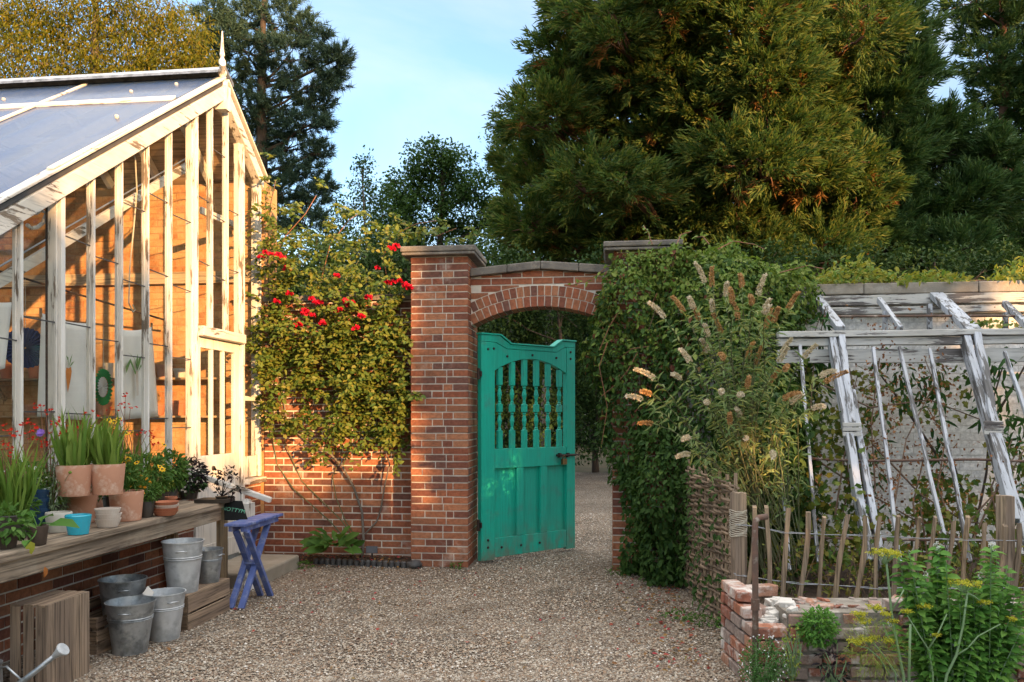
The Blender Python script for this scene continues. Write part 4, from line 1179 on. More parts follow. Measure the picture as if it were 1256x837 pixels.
# black tray with one dark plant on the corner of the bench
c = place_on_bench(272, 616)
t_ = thing('seedling_tray', 'black tray holding one dark leaved plant on the end corner of the bench', 'potted plant', tuple(c))
mb = MB(); mb.box((c.x - .20, c.y - .10, c.z), (c.x + .08, c.y + .085, c.z + .03)); mb.build('tray', m_blackplastic, t_)
mb = MB(); mb.lathe([(0, .031), (.045, .031), (.055, .05), (.05, .05), (0, .045)], 16, (c.x, c.y, c.z)); mb.build('pot', m_blackplastic, t_)
tips = [top(c, a, b, random.uniform(-.06, .06)) for a, b in ((265, 580), (272, 584), (285, 577), (278, 590), (262, 597), (290, 602), (268, 604), (282, 607), (294, 598), (275, 578), (287, 586))]
stems_to(Vector((c.x, c.y, c.z + .05)), tips, .003, .01).build('stems', l_purple, t_)
plant_part(t_, 'leaves', join([cluster(tuple(q), (.028, .028, .02), 9, .048, .026) for q in tips]), l_purple)
tag_labels(t_, [top(c, 277, 592, -.07), top(c, 279, 596, -.07), top(c, 281, 593.5, -.07), top(c, 283, 598, -.07)])
# dry leaf caught on the bench apron
q = on_x(43, 701, -3.33)
o = np_mesh('dry_leaf', *place(T_LEAF, np.array([[q.x + .06, q.y, q.z + .03]]), np.array([[0, .1, -1.0]]), np.array([[1, -.3, .2]]), .07, .035), leaf_mat('dry_orange_leaf', [(.42, .15, .04), (.46, .17, .05)], .2))
tag(o, 'single orange dead leaf stuck on the bench apron above the left crate', 'leaf')

# ================= blue table, chalkboard
bt = thing('blue_table', 'small blue slatted folding table with crossed legs at the end of the bench', 'table', (-3.15, 6.75, 0))
TZ = .71
for i in range(6):
    y = 6.36 + i * .128
    MB().box((-3.165, y, TZ - .022), (-2.985 + (.012 if i % 2 else 0), y + .118, TZ)).build('slat', m_blue, bt, bevel=.003)
for x in (-3.02, -3.125):
    MB().box((x - .018, 6.39, TZ - .068), (x + .018, 7.08, TZ - .0245)).build('batten', m_blue, bt, bevel=.003)
for x, dx in ((-3.028, 0), (-3.120, 0)):
    MB().beam((x + .021, 6.44, TZ - .07), (x + .021, 6.92, .0), .032, .050, (1, 0, 0)).build('leg', m_blue, bt, bevel=.003)
    MB().beam((x - .019, 6.95, TZ - .07), (x - .019, 6.42, .0), .032, .050, (1, 0, 0)).build('leg', m_blue, bt, bevel=.003)
MB().box((-3.12, 6.64, .33), (-3.03, 6.70, .36)).build('stretcher', m_blue, bt)
def txt(name, s, size, m, parent, mtx, ext=.0008):
    cu = bpy.data.curves.new(name, 'FONT'); cu.body = s; cu.size = size; cu.align_x = 'CENTER'; cu.align_y = 'CENTER'; cu.extrude = ext
    tmp = bpy.data.objects.new(name, cu); COL.objects.link(tmp)
    dg = bpy.context.evaluated_depsgraph_get()
    me = bpy.data.meshes.new_from_object(tmp.evaluated_get(dg)); bpy.data.objects.remove(tmp)
    me.transform(mtx)
    return finish(name, me, m, parent)
a, b, c3, d_ = on_d(276.5, 637.6, 6.98), on_d(304, 638.2, 6.98), on_d(297, 614.5, 7.08), on_d(276, 614, 7.08)
cb = thing('chalkboard_sign', 'black chalkboard with green chalk lettering leaning on the blue table', 'sign', (a.x, a.y, a.z))
u = (b - a).normalized(); n_ = u.cross((c3 - b).normalized()).normalized(); v = n_.cross(u)
if n_.dot(camo.location - a) < 0: n_ = -n_
mb = MB(); a2, d2 = a - u * .01, d_ - u * .01
mb.hexa([a2, b, b - n_ * .012, a2 - n_ * .012, d2, c3, c3 - n_ * .012, d2 - n_ * .012]); mb.build('board', m_ink, cb, bevel=.002)
ctr = (a + b + c3 + d_) / 4 + n_ * .002 - BASE['chalkboard_sign']
R = Matrix((u, v if v.z > 0 else -v, n_)).transposed().to_4x4()
txt('lettering', 'NOTTYM', .050, m_chalk, cb, Matrix.Translation(ctr - u * .012) @ R @ Matrix.Rotation(math.radians(-8), 4, 'Z'))

# ================= under the bench
def slat_crate(name, label, loc, lx, ly, h, long_axis_mat, nb=3, gap=.02, group='wooden crates by the bench'):
    t_ = thing(name, label, 'crate', loc, group)
    x, y, z = loc; th = .012
    bh = (h - gap * (nb - 1)) / nb
    for (cx_, cy_) in ((-1, -1), (1, -1), (-1, 1), (1, 1)):
        px_ = x + cx_ * (lx / 2 - th - .018); py_ = y + cy_ * (ly / 2 - th - .018)
        MB().box((px_ - .016, py_ - .016, z + .002), (px_ + .016, py_ + .016, z + h - .004)).build('corner_post', m_crate_z, t_, bevel=.002)
    for k in range(nb):
        z0 = z + k * (bh + gap)
        for sx in (-1, 1):
            xa = x + sx * lx / 2; MB().box((min(xa, xa - sx * th), y - ly / 2, z0), (max(xa, xa - sx * th), y + ly / 2, z0 + bh), .0012).build('side_slat', m_crate_y, t_, bevel=.002)
        for sy in (-1, 1):
            ya = y + sy * (ly / 2 - .0005); MB().box((x - lx / 2 + th + .001, min(ya, ya - sy * th), z0), (x + lx / 2 - th - .001, max(ya, ya - sy * th), z0 + bh), .0012).build('end_slat', m_crate_x, t_, bevel=.002)
    return t_
cr = slat_crate('wooden_crate', 'upturned brown crate under the bench end with two zinc buckets on it', (-3.285, 6.04, 0), .33, .66, .252, m_crate_y, 2, .014)
for i in range(3):
    MB().box((-3.45 + i * .112, 5.71, .2535), (-3.45 + i * .112 + .106, 6.37, .2655)).build('bottom_board', m_crate_y, cr, bevel=.002)
cr2 = slat_crate('wooden_crate', 'low greyish slatted crate behind the zinc buckets holding one of them', (-3.60, 5.42, 0), .40, .74, .25, m_crate_y, 3, .022)
for i in range(3):
    MB().box((-3.77 + i * .118, 5.07, .010), (-3.77 + i * .118 + .10, 5.77, .022)).build('bottom_board', m_crate_y, cr2)
# crate standing on its end: bottom boards face the yard
ce = thing('wooden_crate', 'open slatted crate standing on end at the near corner of the bench', 'crate', (-3.34, 4.52, 0), 'wooden crates by the bench')
x0, x1, y0, y1, H = -3.455, -3.225, 4.325, 4.715, .508
for i in range(5):
    a = y0 + (y1 - y0) * i / 5
    MB().box((x1 - .012, a + .001, .0), (x1, a + .078 - .003, H), .001).build('bottom_board', m_crate_z, ce, bevel=.002)
for (a, b) in ((x0, x0 + .062), (x0 + .082, x0 + .145), (x0 + .160, x1 - .0125)):
    MB().box((a, y0 - .001, .0), (b, y0 + .011, H - .012), .001).build('side_slat', m_crate_z, ce, bevel=.002)
    MB().box((a, y1 - .011, .0), (b, y1 + .001, H - .012), .001).build('side_slat', m_crate_z, ce, bevel=.002)
    MB().box((a, y0 - .001, H - .0115), (b, y1 + .001, H + .0005), .001).build('end_slat', m_crate_y, ce, bevel=.002)
    MB().box((a, y0 + .012, .001), (b, y1 - .012, .012), .001).build('end_slat', m_crate_y, ce, bevel=.002)
def bucket(label, c, r, rb, h, m=m_zinc, hrot=0.0, ears=True):
    t_ = thing('zinc_bucket', label, 'bucket', tuple(c), 'galvanised buckets under the bench')
    def rr(f): return rb + (r - rb) * f
    prof = [(0, .012), (rb - .006, .012), (rb - .004, 0), (rb, 0), (rb + .001, .006)]
    for f in (.06, .60):
        prof += [(rr(f), h * f)]
    for f in (.66, .70):
        prof += [(rr(f) , h * (f - .012)), (rr(f) + .005, h * f), (rr(f), h * (f + .012))]
    prof += [(rr(.985), h * .975), (rr(1) + .006, h * .98), (rr(1) + .006, h), (rr(1) - .002, h), (rr(.9) - .003, h * .9), (rr(.3) - .003, h * .3), (rb - .006, .014), (0, .014)]
    o = MB().lathe(prof, 36, c).build('body', m, t_, smooth=True)
    e = o.modifiers.new('edges', 'EDGE_SPLIT'); e.split_angle = math.radians(40)
    for k in (0, 1):
        a = hrot + math.pi * k; d = Vector((math.cos(a), math.sin(a), 0)); s_ = Vector((-d.y, d.x, 0)); q = Vector(c) + d * (rr(.83)) + VZ * h * .83
        mb = MB(); mb.tube([q - s_ * .035 + VZ * .0, q - s_ * .032 + d * .02, q - s_ * .012 + d * .028 + VZ * .006, q + s_ * .012 + d * .028 + VZ * .006, q + s_ * .032 + d * .02, q + s_ * .035], .0045, 6)
        mb.box((q.x - .001, q.y - .001, q.z - .001), (q.x, q.y, q.z))
        mb.build('handle', m, t_, smooth=True)
    return t_
VA = -1.15
bucket('front zinc bucket standing on the gravel beside the slatted crate', (-3.235, 5.16, .003), .156, .108, .345, hrot=VA - .1)
b2 = bucket('zinc bucket on the gravel with a white card tag on its rim', (-3.185, 5.50, .003), .140, .100, .335, m_zinc_pale, hrot=VA + .5)
q = on_d(183, 727, 5.75)
mb = MB(); uu = Vector((.85, -.15, -.45)).normalized(); vv = Vector((.3, .35, .8)).normalized()
mb.hexa([q - uu * .04 - vv * .03, q + uu * .03 - vv * .045, q + uu * .03 - vv * .045 + Vector((-.002, .004, 0)), q - uu * .04 - vv * .03 + Vector((-.002, .004, 0)), q - uu * .035 + vv * .03, q + uu * .035 + vv * .02, q + uu * .035 + vv * .02 + Vector((-.002, .004, 0)), q - uu * .035 + vv * .03 + Vector((-.002, .004, 0))])
mb.build('price_tag', m_paper, b2)
bucket('zinc bucket standing inside the low crate behind the others', (-3.545, 5.56, .028), .160, .115, .385, hrot=VA + .2)
bucket('tall zinc flower bucket on the upturned crate', (-3.235, 5.84, .267), .148, .108, .385, m_zinc_pale, hrot=VA)
bucket('smallest zinc bucket, behind the tall one on the upturned crate', (-3.215, 6.20, .267), .108, .080, .265, hrot=VA + 1.0)
# watering can
wc = thing('watering_can', 'grey zinc watering can at the near edge with its rose pointing up', 'watering can', (-3.33, 3.98, 0))
cc = Vector((-3.36, 3.98, 0))
o = MB().lathe([(0, .005), (.11, .005), (.115, .02), (.105, .26), (.11, .27), (.10, .27), (0, .275)], 30, cc).build('body', m_zinc, wc, smooth=True); o.modifiers.new('e', 'EDGE_SPLIT').split_angle = .7
rs = on_d(68, 804, 4.30); st0 = cc + Vector((.10, 0, .07))
MB().tube([st0, st0.lerp(rs, .5), rs], [.026, .016, .013], 12).build('spout', m_zinc, wc, smooth=True)
dd = (rs - st0).normalized()
o = MB().tube([rs - dd * .01, rs + dd * .02, rs + dd * .055, rs + dd * .060], [.014, .022, .037, .035], 18).build('rose', m_zinc_pale, wc, smooth=True); o.modifiers.new('e', 'EDGE_SPLIT').split_angle = .7
h0 = cc + Vector((.02, 0, .27))
MB().tube([cc + Vector((-.09, 0, .2)), cc + Vector((-.08, 0, .33)), cc + Vector((.0, 0, .37)), cc + Vector((.09, 0, .33)), cc + Vector((.115, 0, .22))], .009, 8).build('handle', m_zinc, wc, smooth=True)
MB().tube([cc + Vector((.10, 0, .25)), cc + Vector((.16, 0, .265)), st0.lerp(rs, .45)], .006, 8).build('brace', m_zinc, wc, smooth=True)
# ================= derelict lean-to frame on the right wall
RY0, RZ0 = 8.60, 2.78       # upper rail at the wall
RY1, RZ1 = 7.77, 2.30       # middle rail
RY2, RZ2 = 6.50, .45        # foot of the slope
lt = thing('lean_to_frame', 'derelict white timber lean-to greenhouse frame without glass on the whitewashed wall', 'greenhouse frame', (3.2, 7.6, 0))
def seg_rail(name, x0, x1, y, z, w, h, m=m_oldwhite_x, wob=.004):
    return MB().beam((x0, y, z), (x1, y, z), w, h, segs=10, wob=wob).build(name, m, lt, bevel=.005)
XR0, XR1 = 1.62, 6.6
seg_rail('wall_rail', XR0, XR1, WY - .05, 2.775, .07, .10)
seg_rail('wall_rail', XR0, XR1, WY - .06, 2.665, .09, .07)
seg_rail('middle_rail', XR0 - .1, XR1, RY1 + .02, RZ1 + .045, .15, .055)
seg_rail('middle_rail', XR0 - .1, XR1, RY1 + .03, RZ1 - .025, .10, .07)
seg_rail('lower_rail', XR0 - .1, XR1, RY1 + .04, RZ1 - .155, .05, .125)
def slope_pt(px, py):
    """photo position met with the steep glazing slope"""
    r = ray(px, py); k = (RZ1 - RZ2) / (RY1 - RY2)
    # z = RZ1 + k (y - RY1)
    d = (RZ1 - k * RY1 - EYE) / (r.z - k * r.y); return on_d(px, py, d)
def upper_pt(px, py):
    r = ray(px, py); k = (RZ0 - RZ1) / (RY0 - RY1)
    d = (RZ1 - k * RY1 - EYE) / (r.z - k * r.y); return on_d(px, py, d)
# top rafters
for (a, b, w_) in (((1000, 363), (1031, 404), .085), ((1078, 368), (1105, 404), .04), ((1148, 362), (1196, 408), .13), ((1232, 372), (1262, 402), .05), ((1330, 368), (1390, 410), .1)):
    MB().beam(upper_pt(*a), upper_pt(*b), w_, .06, segs=4, wob=.003).build('upper_rafter', m_oldwhite, lt, bevel=.005)
# heavy rotten rafters
def heavy(name, a, b, w, h, off=0.0):
    return MB().beam(slope_pt(*a) + VY * off, slope_pt(*b) + VY * off, w, h, (0, -1, .3), segs=7, wob=.006).build(name, m_oldwhite, lt, bevel=.006)
heavy('rafter', (1019, 412), (1067, 690), .06, .10)
heavy('rafter_plank', (1030, 411), (1043, 520), .055, .05, -.05)
heavy('rafter_plank', (1046, 480), (1084, 700), .05, .07, .03)
heavy('rafter', (1183, 412), (1243, 640), .065, .10)
heavy('rafter_plank', (1195, 410), (1216, 520), .06, .05, -.06)
heavy('rafter_plank', (1219, 520), (1262, 680), .05, .06, -.01)
# hinge plates
for (x, y) in ((1042, 527), (1214, 525)):
    q = slope_pt(x, y) - VY * .07
    mb = MB()
    for i in range(3): mb.box((q.x - .075, q.y - .01, q.z - .055 + i * .04), (q.x + .075, q.y + .01, q.z - .022 + i * .04))
    mb.build('cleat', m_oldwhite_x, lt, bevel=.004)
# slim bars
for (a, b) in (((953, 520), (968, 700)), ((981, 424), (1004, 690)), ((1071, 427), (1104, 690)), ((1103, 426), (1164, 680)), ((1140, 428), (1190, 690)), ((1232, 432), (1290, 600)), ((1262, 430), (1330, 610)), ((1290, 430), (1370, 620))):
    MB().beam(slope_pt(*a), slope_pt(*b), .026, .034, (0, -1, .3), segs=6, wob=.006).build('glazing_bar', m_oldwhite, lt, bevel=.003)
# rusty rods
MB().tube([upper_pt(1010, 391) + VZ * .02, upper_pt(1150, 389) + VZ * .01, upper_pt(1290, 388)], .012, 8).build('rusty_rod', m_rust, lt)
for (pts) in (((935, 560), (1060, 566), (1200, 564), (1300, 568)), ((985, 660), (1100, 663), (1260, 664))):
    MB().tube([slope_pt(*p) + VY * .03 for p in pts], .011, 8).build('rusty_rod', m_rust, lt)
for (px, py) in ((1094, 394), (1150, 385), (1246, 396)):
    q = upper_pt(px, py); MB().beam((q.x, q.y + .2, q.z + .12), (q.x, q.y + .2, RZ1 + .09), .04, .04).build('prop', m_oldwhite, lt)

# ================= low ruined brick bed wall
bw = thing('raised_bed_wall', 'low crumbling old brick garden bed wall with lime patches at the bottom right', 'brick wall', tuple(sd(2.2, 4.85)))
Rv = Vector((CT, ST, 0)); Fv = Vector((-ST, CT, 0))
FD = 4.72                                                     # depth of the front face
def fr(s, d, z): return Rv * s + Fv * d + VZ * z
mb = MB()
mb.fbox(Vector((0, 0, 0)), Rv, Fv, VZ, (1.60, FD + .02, -.05), (3.5, FD + .40, .455))
mb.fbox(Vector((0, 0, 0)), Rv, Fv, VZ, (1.43, FD + .03, -.05), (1.595, FD + .62, .32))
mb.build('mortar', m_mortar_dark, bw)
mb = MB()
zc_ = 0.0; k = 0
while zc_ < .52:
    s = 1.40 if zc_ < .33 else (1.60 if zc_ < .42 else 1.63)
    if k % 2: 
        L0 = .11
    else: L0 = .215
    while s < 3.45:
        L = L0 * random.uniform(.9, 1.1); L0 = .215 if random.random() < .75 else .11
        if random.random() > (.06 if zc_ < .4 else .22):
            pr = random.uniform(-.014, .020)
            hz = .064 * random.uniform(.92, 1.05)
            mb.fbox(Vector((0, 0, 0)), Rv, Fv, VZ, (s + .006, FD - pr, zc_ + .004), (s + L - .006, FD + .095, zc_ + hz), .006)
        s += L
    zc_ += .0765; k += 1
mb.build('front_bricks', m_brick_old, bw, bevel=.006)
mb = MB()
# side face, running away from the yard's corner
p0 = fr(1.405, FD + .0, 0); p1 = fr(1.385, FD + .62, 0)
sv = (p1 - p0).normalized(); sn_ = Vector((-sv.y, sv.x, 0))
if sn_.dot(Rv) > 0: sn_ = -sn_
zc_ = 0.0; k = 0
while zc_ < .46:
    a = (-.06 if k % 2 else .0) if zc_ < .33 else .06 + (zc_ - .33) * 1.4
    while a < .60:
        L = .215 * random.uniform(.92, 1.06)
        pr = random.uniform(0, .012)
        mb.fbox(p0, sv, sn_, VZ, (max(a, -.02) + .005, -.09, zc_ + .004), (min(a + L, .62) - .005, .012 + pr, zc_ + .066), .004)
        a += L
    zc_ += .0765; k += 1
# loose capping bricks along the top of the return
for (s, d, z, yaw) in ((1.47, FD + .10, .335, .2), (1.50, FD + .33, .40, -.15), (1.46, FD + .52, .465, .1), (1.60, FD + .56, .47, 1.4)):
    c_, s__ = math.cos(yaw), math.sin(yaw); uu = Fv * c_ + Rv * s__; vv = Rv * c_ - Fv * s__
    mb.fbox(fr(s, d, z), uu, vv, VZ, (-.105, -.05, -.03), (.105, .05, .033), .006)
mb.build('side_bricks', m_brick_old, bw, bevel=.006)
mb = MB()
for i in range(34):                                           # lumps of old lime mortar at the broken corner
    s_, d = random.uniform(1.47, 1.66), random.uniform(FD + .04, FD + .36)
    z = .325 + (s_ - 1.47) * .75; yaw = random.random() * 3; uu = Rv * math.cos(yaw) + Fv * math.sin(yaw); vv = Fv * math.cos(yaw) - Rv * math.sin(yaw)
    r = random.uniform(.02, .05); mb.fbox(fr(s_, d, z), uu, vv, (VZ + Rv * random.uniform(-.4, .4)).normalized(), (-r, -r * .7, -r * .5), (r, r * .7, r * .45), r * .35)
mb.build('lime_rubble', m_limewash, bw, bevel=.006)
mb = MB()
for i in range(60):
    s_, d = random.uniform(1.65, 3.4), random.uniform(FD + .09, FD + .38); yaw = random.random() * 3; uu = Rv * math.cos(yaw) + Fv * math.sin(yaw); vv = Fv * math.cos(yaw) - Rv * math.sin(yaw)
    r = random.uniform(.015, .05); mb.fbox(fr(s_, d, .455), uu, vv, (VZ + Rv * random.uniform(-.3, .3)).normalized(), (-r, -r * .6, -r * .4), (r, r * .6, r * .35), r * .25)
mb.build('top_rubble', m_brick_old, bw, bevel=.004)
# soil behind
mb = MB(); q_ = [fr(1.44, FD + .645, 0), fr(5.5, FD + .645, 0), Vector((7.0, WY - .02, 0)), Vector((.66, WY - .02, 0)), Vector((.93, 6.0, 0))]
mb.prism([(p.x, p.y) for p in q_], Vector((0, 0, 0)), VX, VY, VZ, -.05, .22)
o = mb.build('bed_soil', m_soil); tag(o, kind='structure')

# ================= paling fence
PD = 5.36
pf = thing('paling_fence', 'chestnut paling fence wired to two posts above the old brick bed', 'fence', tuple(sd(2.3, PD)))
def zz(px, py): return on_d(880 + px / 3.258, 580 + py / 3.258, PD)
pal = [(148, 140, 120, 450), (205, 140, 195, 455), (285, 140, 262, 455), (360, 158, 332, 505), (430, 180, 402, 512), (515, 165, 472, 510), (582, 170, 560, 512), (648, 172, 632, 510),
       (725, 175, 705, 460), (800, 180, 782, 460), (865, 180, 840, 460), (935, 190, 900, 480), (1003, 180, 985, 460), (1065, 198, 1058, 470), (1150, 215, 1110, 480), (1190, 200, 1200, 455),
       (1270, 190, 1262, 460), (1340, 180, 1330, 460), (1410, 190, 1405, 460)]
for (a, b, c_, d_) in pal:
    p0, p1 = zz(c_, d_), zz(a, b)
    dv = (p0 - p1).normalized(); p0 = p0 + dv * max(0, (p0.z - .28)) / max(.2, -dv.z)
    wd = random.uniform(.027, .040)
    # cleft pale: an uneven, slightly bent strip, slanted at the top
    mb = MB(); n = 7; vs = []
    bx, by = random.uniform(-.022, .022), random.uniform(-.016, .016); ph = random.random() * 3
    for i in range(n + 1):
        f = i / n; q = p0.lerp(p1, f) + Rv * (bx * math.sin(ph + f * 4)) + Fv * (by * math.sin(ph + f * 3))
        w2 = wd * (1 - .12 * f) * random.uniform(.80, 1.12) / 2; t2 = random.uniform(.009, .013)
        cut = .02 * (1 if i == n else 0) * random.uniform(-1, 1)
        vs += [q - Rv * w2 - Fv * t2, q + Rv * w2 * .9 - Fv * t2 * .7, q + Rv * w2 + Fv * t2 + VZ * cut, q - Rv * w2 * .8 + Fv * t2 + VZ * cut]
    fs = [(3, 2, 1, 0), tuple(n * 4 + k for k in range(4))]
    for i in range(n):
        for k in range(4): fs.append((i * 4 + k, i * 4 + (k + 1) % 4, i * 4 + 4 + (k + 1) % 4, i * 4 + 4 + k))
    mb.add(vs, fs).build('pale', m_pale, pf, bevel=.002)
def post(a, b, r, split):
    p0, p1 = zz(*b), zz(*a); p0 = Vector((p1.x + .01, p1.y, .02)); p0 += Fv * .05; p1 += Fv * .05
    mb = MB(); n = 14; vs = []; m = 8
    lob = [random.uniform(.82, 1.12) for _ in range(n)]
    for i in range(m + 1):
        q = p0.lerp(p1, i / m)
        for k in range(n):
            t_ = 2 * math.pi * k / n; rr = r * lob[k] * random.uniform(.97, 1.03)
            vs.append(q + Rv * rr * math.cos(t_) + Fv * rr * math.sin(t_) + VZ * (random.uniform(-.006, .006) if i == m else 0))
    fs = [tuple(range(n))[::-1], tuple(m * n + k for k in range(n))]
    for i in range(m):
        for k in range(n): fs.append((i * n + k, i * n + (k + 1) % n, (i + 1) * n + (k + 1) % n, (i + 1) * n + k))
    return mb.add(vs, fs).build('post', m_post, pf)
post((92, 82), (92, 455), .050, True)
post((1170, 96), (1170, 400), .060, False)
for rows in ([(70, 205), (150, 215), (260, 238), (440, 248), (600, 250), (800, 262), (1000, 268), (1170, 272), (1420, 268)], [(66, 405), (200, 428), (320, 442), (470, 450), (640, 462), (800, 458), (1000, 462), (1200, 460), (1420, 458)]):
    for s_ in (-1, 1):
        MB().tube([zz(x, y + s_ * 1.5) + Fv * (.014 * s_ * (1 if i % 2 else -1)) for i, (x, y) in enumerate(rows)], .0022, 5).build('wire', m_wire, pf)
q = zz(92, 215)
mb = MB()
for i in range(16):
    z = q.z + .10 - i * .011
    mb.tube([q + Fv * .05 + VZ * (z - q.z + .006 * math.sin(k * 1.7 + i)) + Rv * .057 * math.cos(k * .7) + Fv * .057 * math.sin(k * .7) for k in range(10)], .0028, 4)
mb.build('twine', m_rope, pf)
# rusty stand pipe
rp = [on_d(926.5, 812, 4.62), on_d(926.5, 740, 4.68), on_d(926, 648, 4.75), on_d(927, 639, 4.76), on_d(931, 635, 4.77), on_d(940, 634, 4.80)]
rp[0].z = .0; rp[0].x, rp[0].y = rp[1].x, rp[1].y
pipe = thing('rusty_pipe', 'bent rusty iron standpipe at the corner of the old brick bed', 'pipe', (rp[0].x, rp[0].y, 0))
MB().tube(rp, .018, 12).build('pipe', m_rust, pipe, smooth=True)
q = on_d(926.5, 742, 4.68); MB().tube([q - VZ * .03, q + VZ * .035], .0245, 12).build('coupling', m_rust, pipe)

# ================= wattle hurdle along the edge of the yard
wh = thing('wattle_hurdle', 'woven hazel wattle hurdle along the yard edge, half covered by creeper', 'wattle hurdle', (.86, 6.85, 0))
hx = lambda y: .87 - .11 * (y - 6.0)
zs_ = [.02 + .026 * i for i in range(43)]
sy = [6.0 + .235 * i for i in range(11)]
mb = MB()
for i, z in enumerate(zs_):
    pts = []
    for j, y in enumerate(np.linspace(5.93, 8.42, 43)):
        ph = (y - sy[0]) / .235 * math.pi
        pts.append(Vector((hx(y) + .020 * math.cos(ph) * (1 if i % 2 else -1) + random.uniform(-.003, .003), y, z + .012 * math.sin(y * 2.1 + i) + random.uniform(-.003, .003))))
    mb.tube(pts, random.uniform(.0085, .0135), 6)
mb.build('woven_rods', m_wattle, wh)
for y in sy:
    MB().tube([(hx(y), y, -.02), (hx(y) + .01, y, 1.16 + random.uniform(0, .05))], [.016, .013], 8).build('stake', m_pale, wh)

# ================= border edging and slate tag under the rose
be = thing('border_edging', 'low dark scalloped edging along the little rose border', 'edging', (-2.8, 8.3, 0))
mb = MB()
pA, pB = on_z(384, 692, .0), on_z(506, 697, .0)
n = 17
for i in range(n):
    f = (i + .5) / n; q = pA.lerp(pB, f); 
    mb.tube([(q.x, q.y, -.03), (q.x, q.y, .055), (q.x, q.y, .066)], [.029, .029, .018], 10)
mb.build('edging', m_lead, be, smooth=False)
mb = MB(); mb.lathe([(0, .0), (.075, .01), (.08, .04), (.05, .075), (0, .085)], 14, (pB.x + .02, pB.y + .02, 0)); mb.build('end_stone', m_lead, be, smooth=True)
mb = MB(); mb.add([(pA.x, pA.y, .03), (pB.x + .03, pB.y, .03), (-2.12, WY - .01, .06), (-3.86, WY - .01, .06), (-3.6, WY - .30, .02)], [(0, 1, 2, 3, 4)]); mb.build('bed_soil', m_soil)
bpy.data.objects['bed_soil.001']['kind'] = 'structure'
q = on_y(456, 681, 8.45)
sg = thing('plant_label', 'small dark slate plant label in the border below the rose', 'plant label', (q.x, q.y, 0))
MB().box((q.x - .062, q.y - .006, q.z + .02), (q.x + .062, q.y + .006, q.z + .095)).build('plate', mat('slate', (.10, .105, .12), (.07, .075, .085), .6, 8), sg)
MB().box((q.x - .008, q.y + .007, -.02), (q.x + .008, q.y + .015, q.z + .06)).build('stake', m_iron, sg)
# ================= climbing rose
l_rose = leaf_mat('rose_leaf', [(.05, .105, .020), (.095, .15, .028), (.17, .20, .036), (.10, .14, .024), (.22, .20, .04)], .3, .42, .4)
l_rosedk = leaf_mat('rose_leaf_dark', [(.030, .06, .016), (.055, .09, .02)], .25)
rose = thing('climbing_rose', 'climbing rose with bright red blooms trained over the brick wall left of the gate', 'climbing rose', (-2.62, 8.55, 0))
mb = MB()
def wp(px, py, off=.06): return on_y(px, py, WY - off)
canes = [([(444, 688), (446, 660), (444, 628), (434, 598), (420, 572), (404, 556), (380, 545), (352, 520), (345, 470), (372, 400)], .016, m_bark_grey),
         ([(448, 655), (462, 640), (467, 625), (472, 595), (478, 570), (470, 545), (452, 480), (470, 410), (478, 360)], .010, m_bark_grey),
         ([(420, 572), (432, 545), (455, 525), (478, 470)], .010, m_cane), ([(440, 670), (420, 640), (395, 615), (370, 590), (350, 545), (345, 500), (338, 430)], .008, m_cane),
         ([(436, 675), (405, 640), (360, 600), (340, 570), (331, 520), (328, 440), (330, 330)], .008, m_cane), ([(440, 665), (424, 640), (412, 610), (408, 585), (418, 560), (420, 480)], .007, m_cane),
         ([(352, 520), (335, 470), (330, 380), (328, 300), (332, 250), (338, 222)], .009, m_drystem), ([(372, 400), (395, 340), (405, 300), (428, 270), (440, 262)], .006, m_redstem),
         ([(404, 556), (410, 480), (400, 420), (420, 350), (440, 320)], .008, m_cane), ([(330, 330), (350, 290), (375, 262), (388, 240)], .006, m_redstem), ([(478, 360), (470, 315), (480, 290), (510, 275), (540, 270)], .006, m_redstem), ([(480, 300), (500, 285), (535, 290), (560, 280)], .005, m_redstem)]
for pts, r, m_ in canes:
    q = [wp(x, y, .05 + .05 * math.sin(i * 1.3 + r * 900)) for i, (x, y) in enumerate(pts)]
    MB().tube(q, [r * (1 - .5 * i / len(q)) for i in range(len(q))], 8).build('cane', m_, rose, smooth=True)
# leaf density over the wall, read from the photograph as loose patches (photo column, row, half-width, half-height, leaves)
patch = [(345, 400, 28, 60, 420), (400, 420, 45, 45, 520), (455, 420, 45, 55, 620), (485, 470, 24, 75, 380), (430, 480, 50, 45, 560), (360, 470, 35, 40, 300), (400, 520, 45, 28, 300), (470, 525, 35, 28, 280), (350, 520, 22, 26, 90),
         (330, 300, 16, 70, 240), (350, 340, 30, 40, 240), (400, 340, 50, 30, 330), (455, 340, 45, 34, 320), (480, 380, 26, 40, 260), (370, 285, 36, 28, 150), (420, 300, 40, 22, 130), (330, 450, 12, 60, 90), (318, 440, 10, 30, 50), (425, 548, 50, 16, 80), (488, 540, 16, 20, 60),
         (495, 283, 32, 14, 110), (535, 284, 30, 13, 100), (570, 292, 18, 10, 40), (430, 262, 14, 12, 24), (335, 235, 14, 28, 70), (432, 640, 20, 30, 14)]
Pl, Dl = [], []
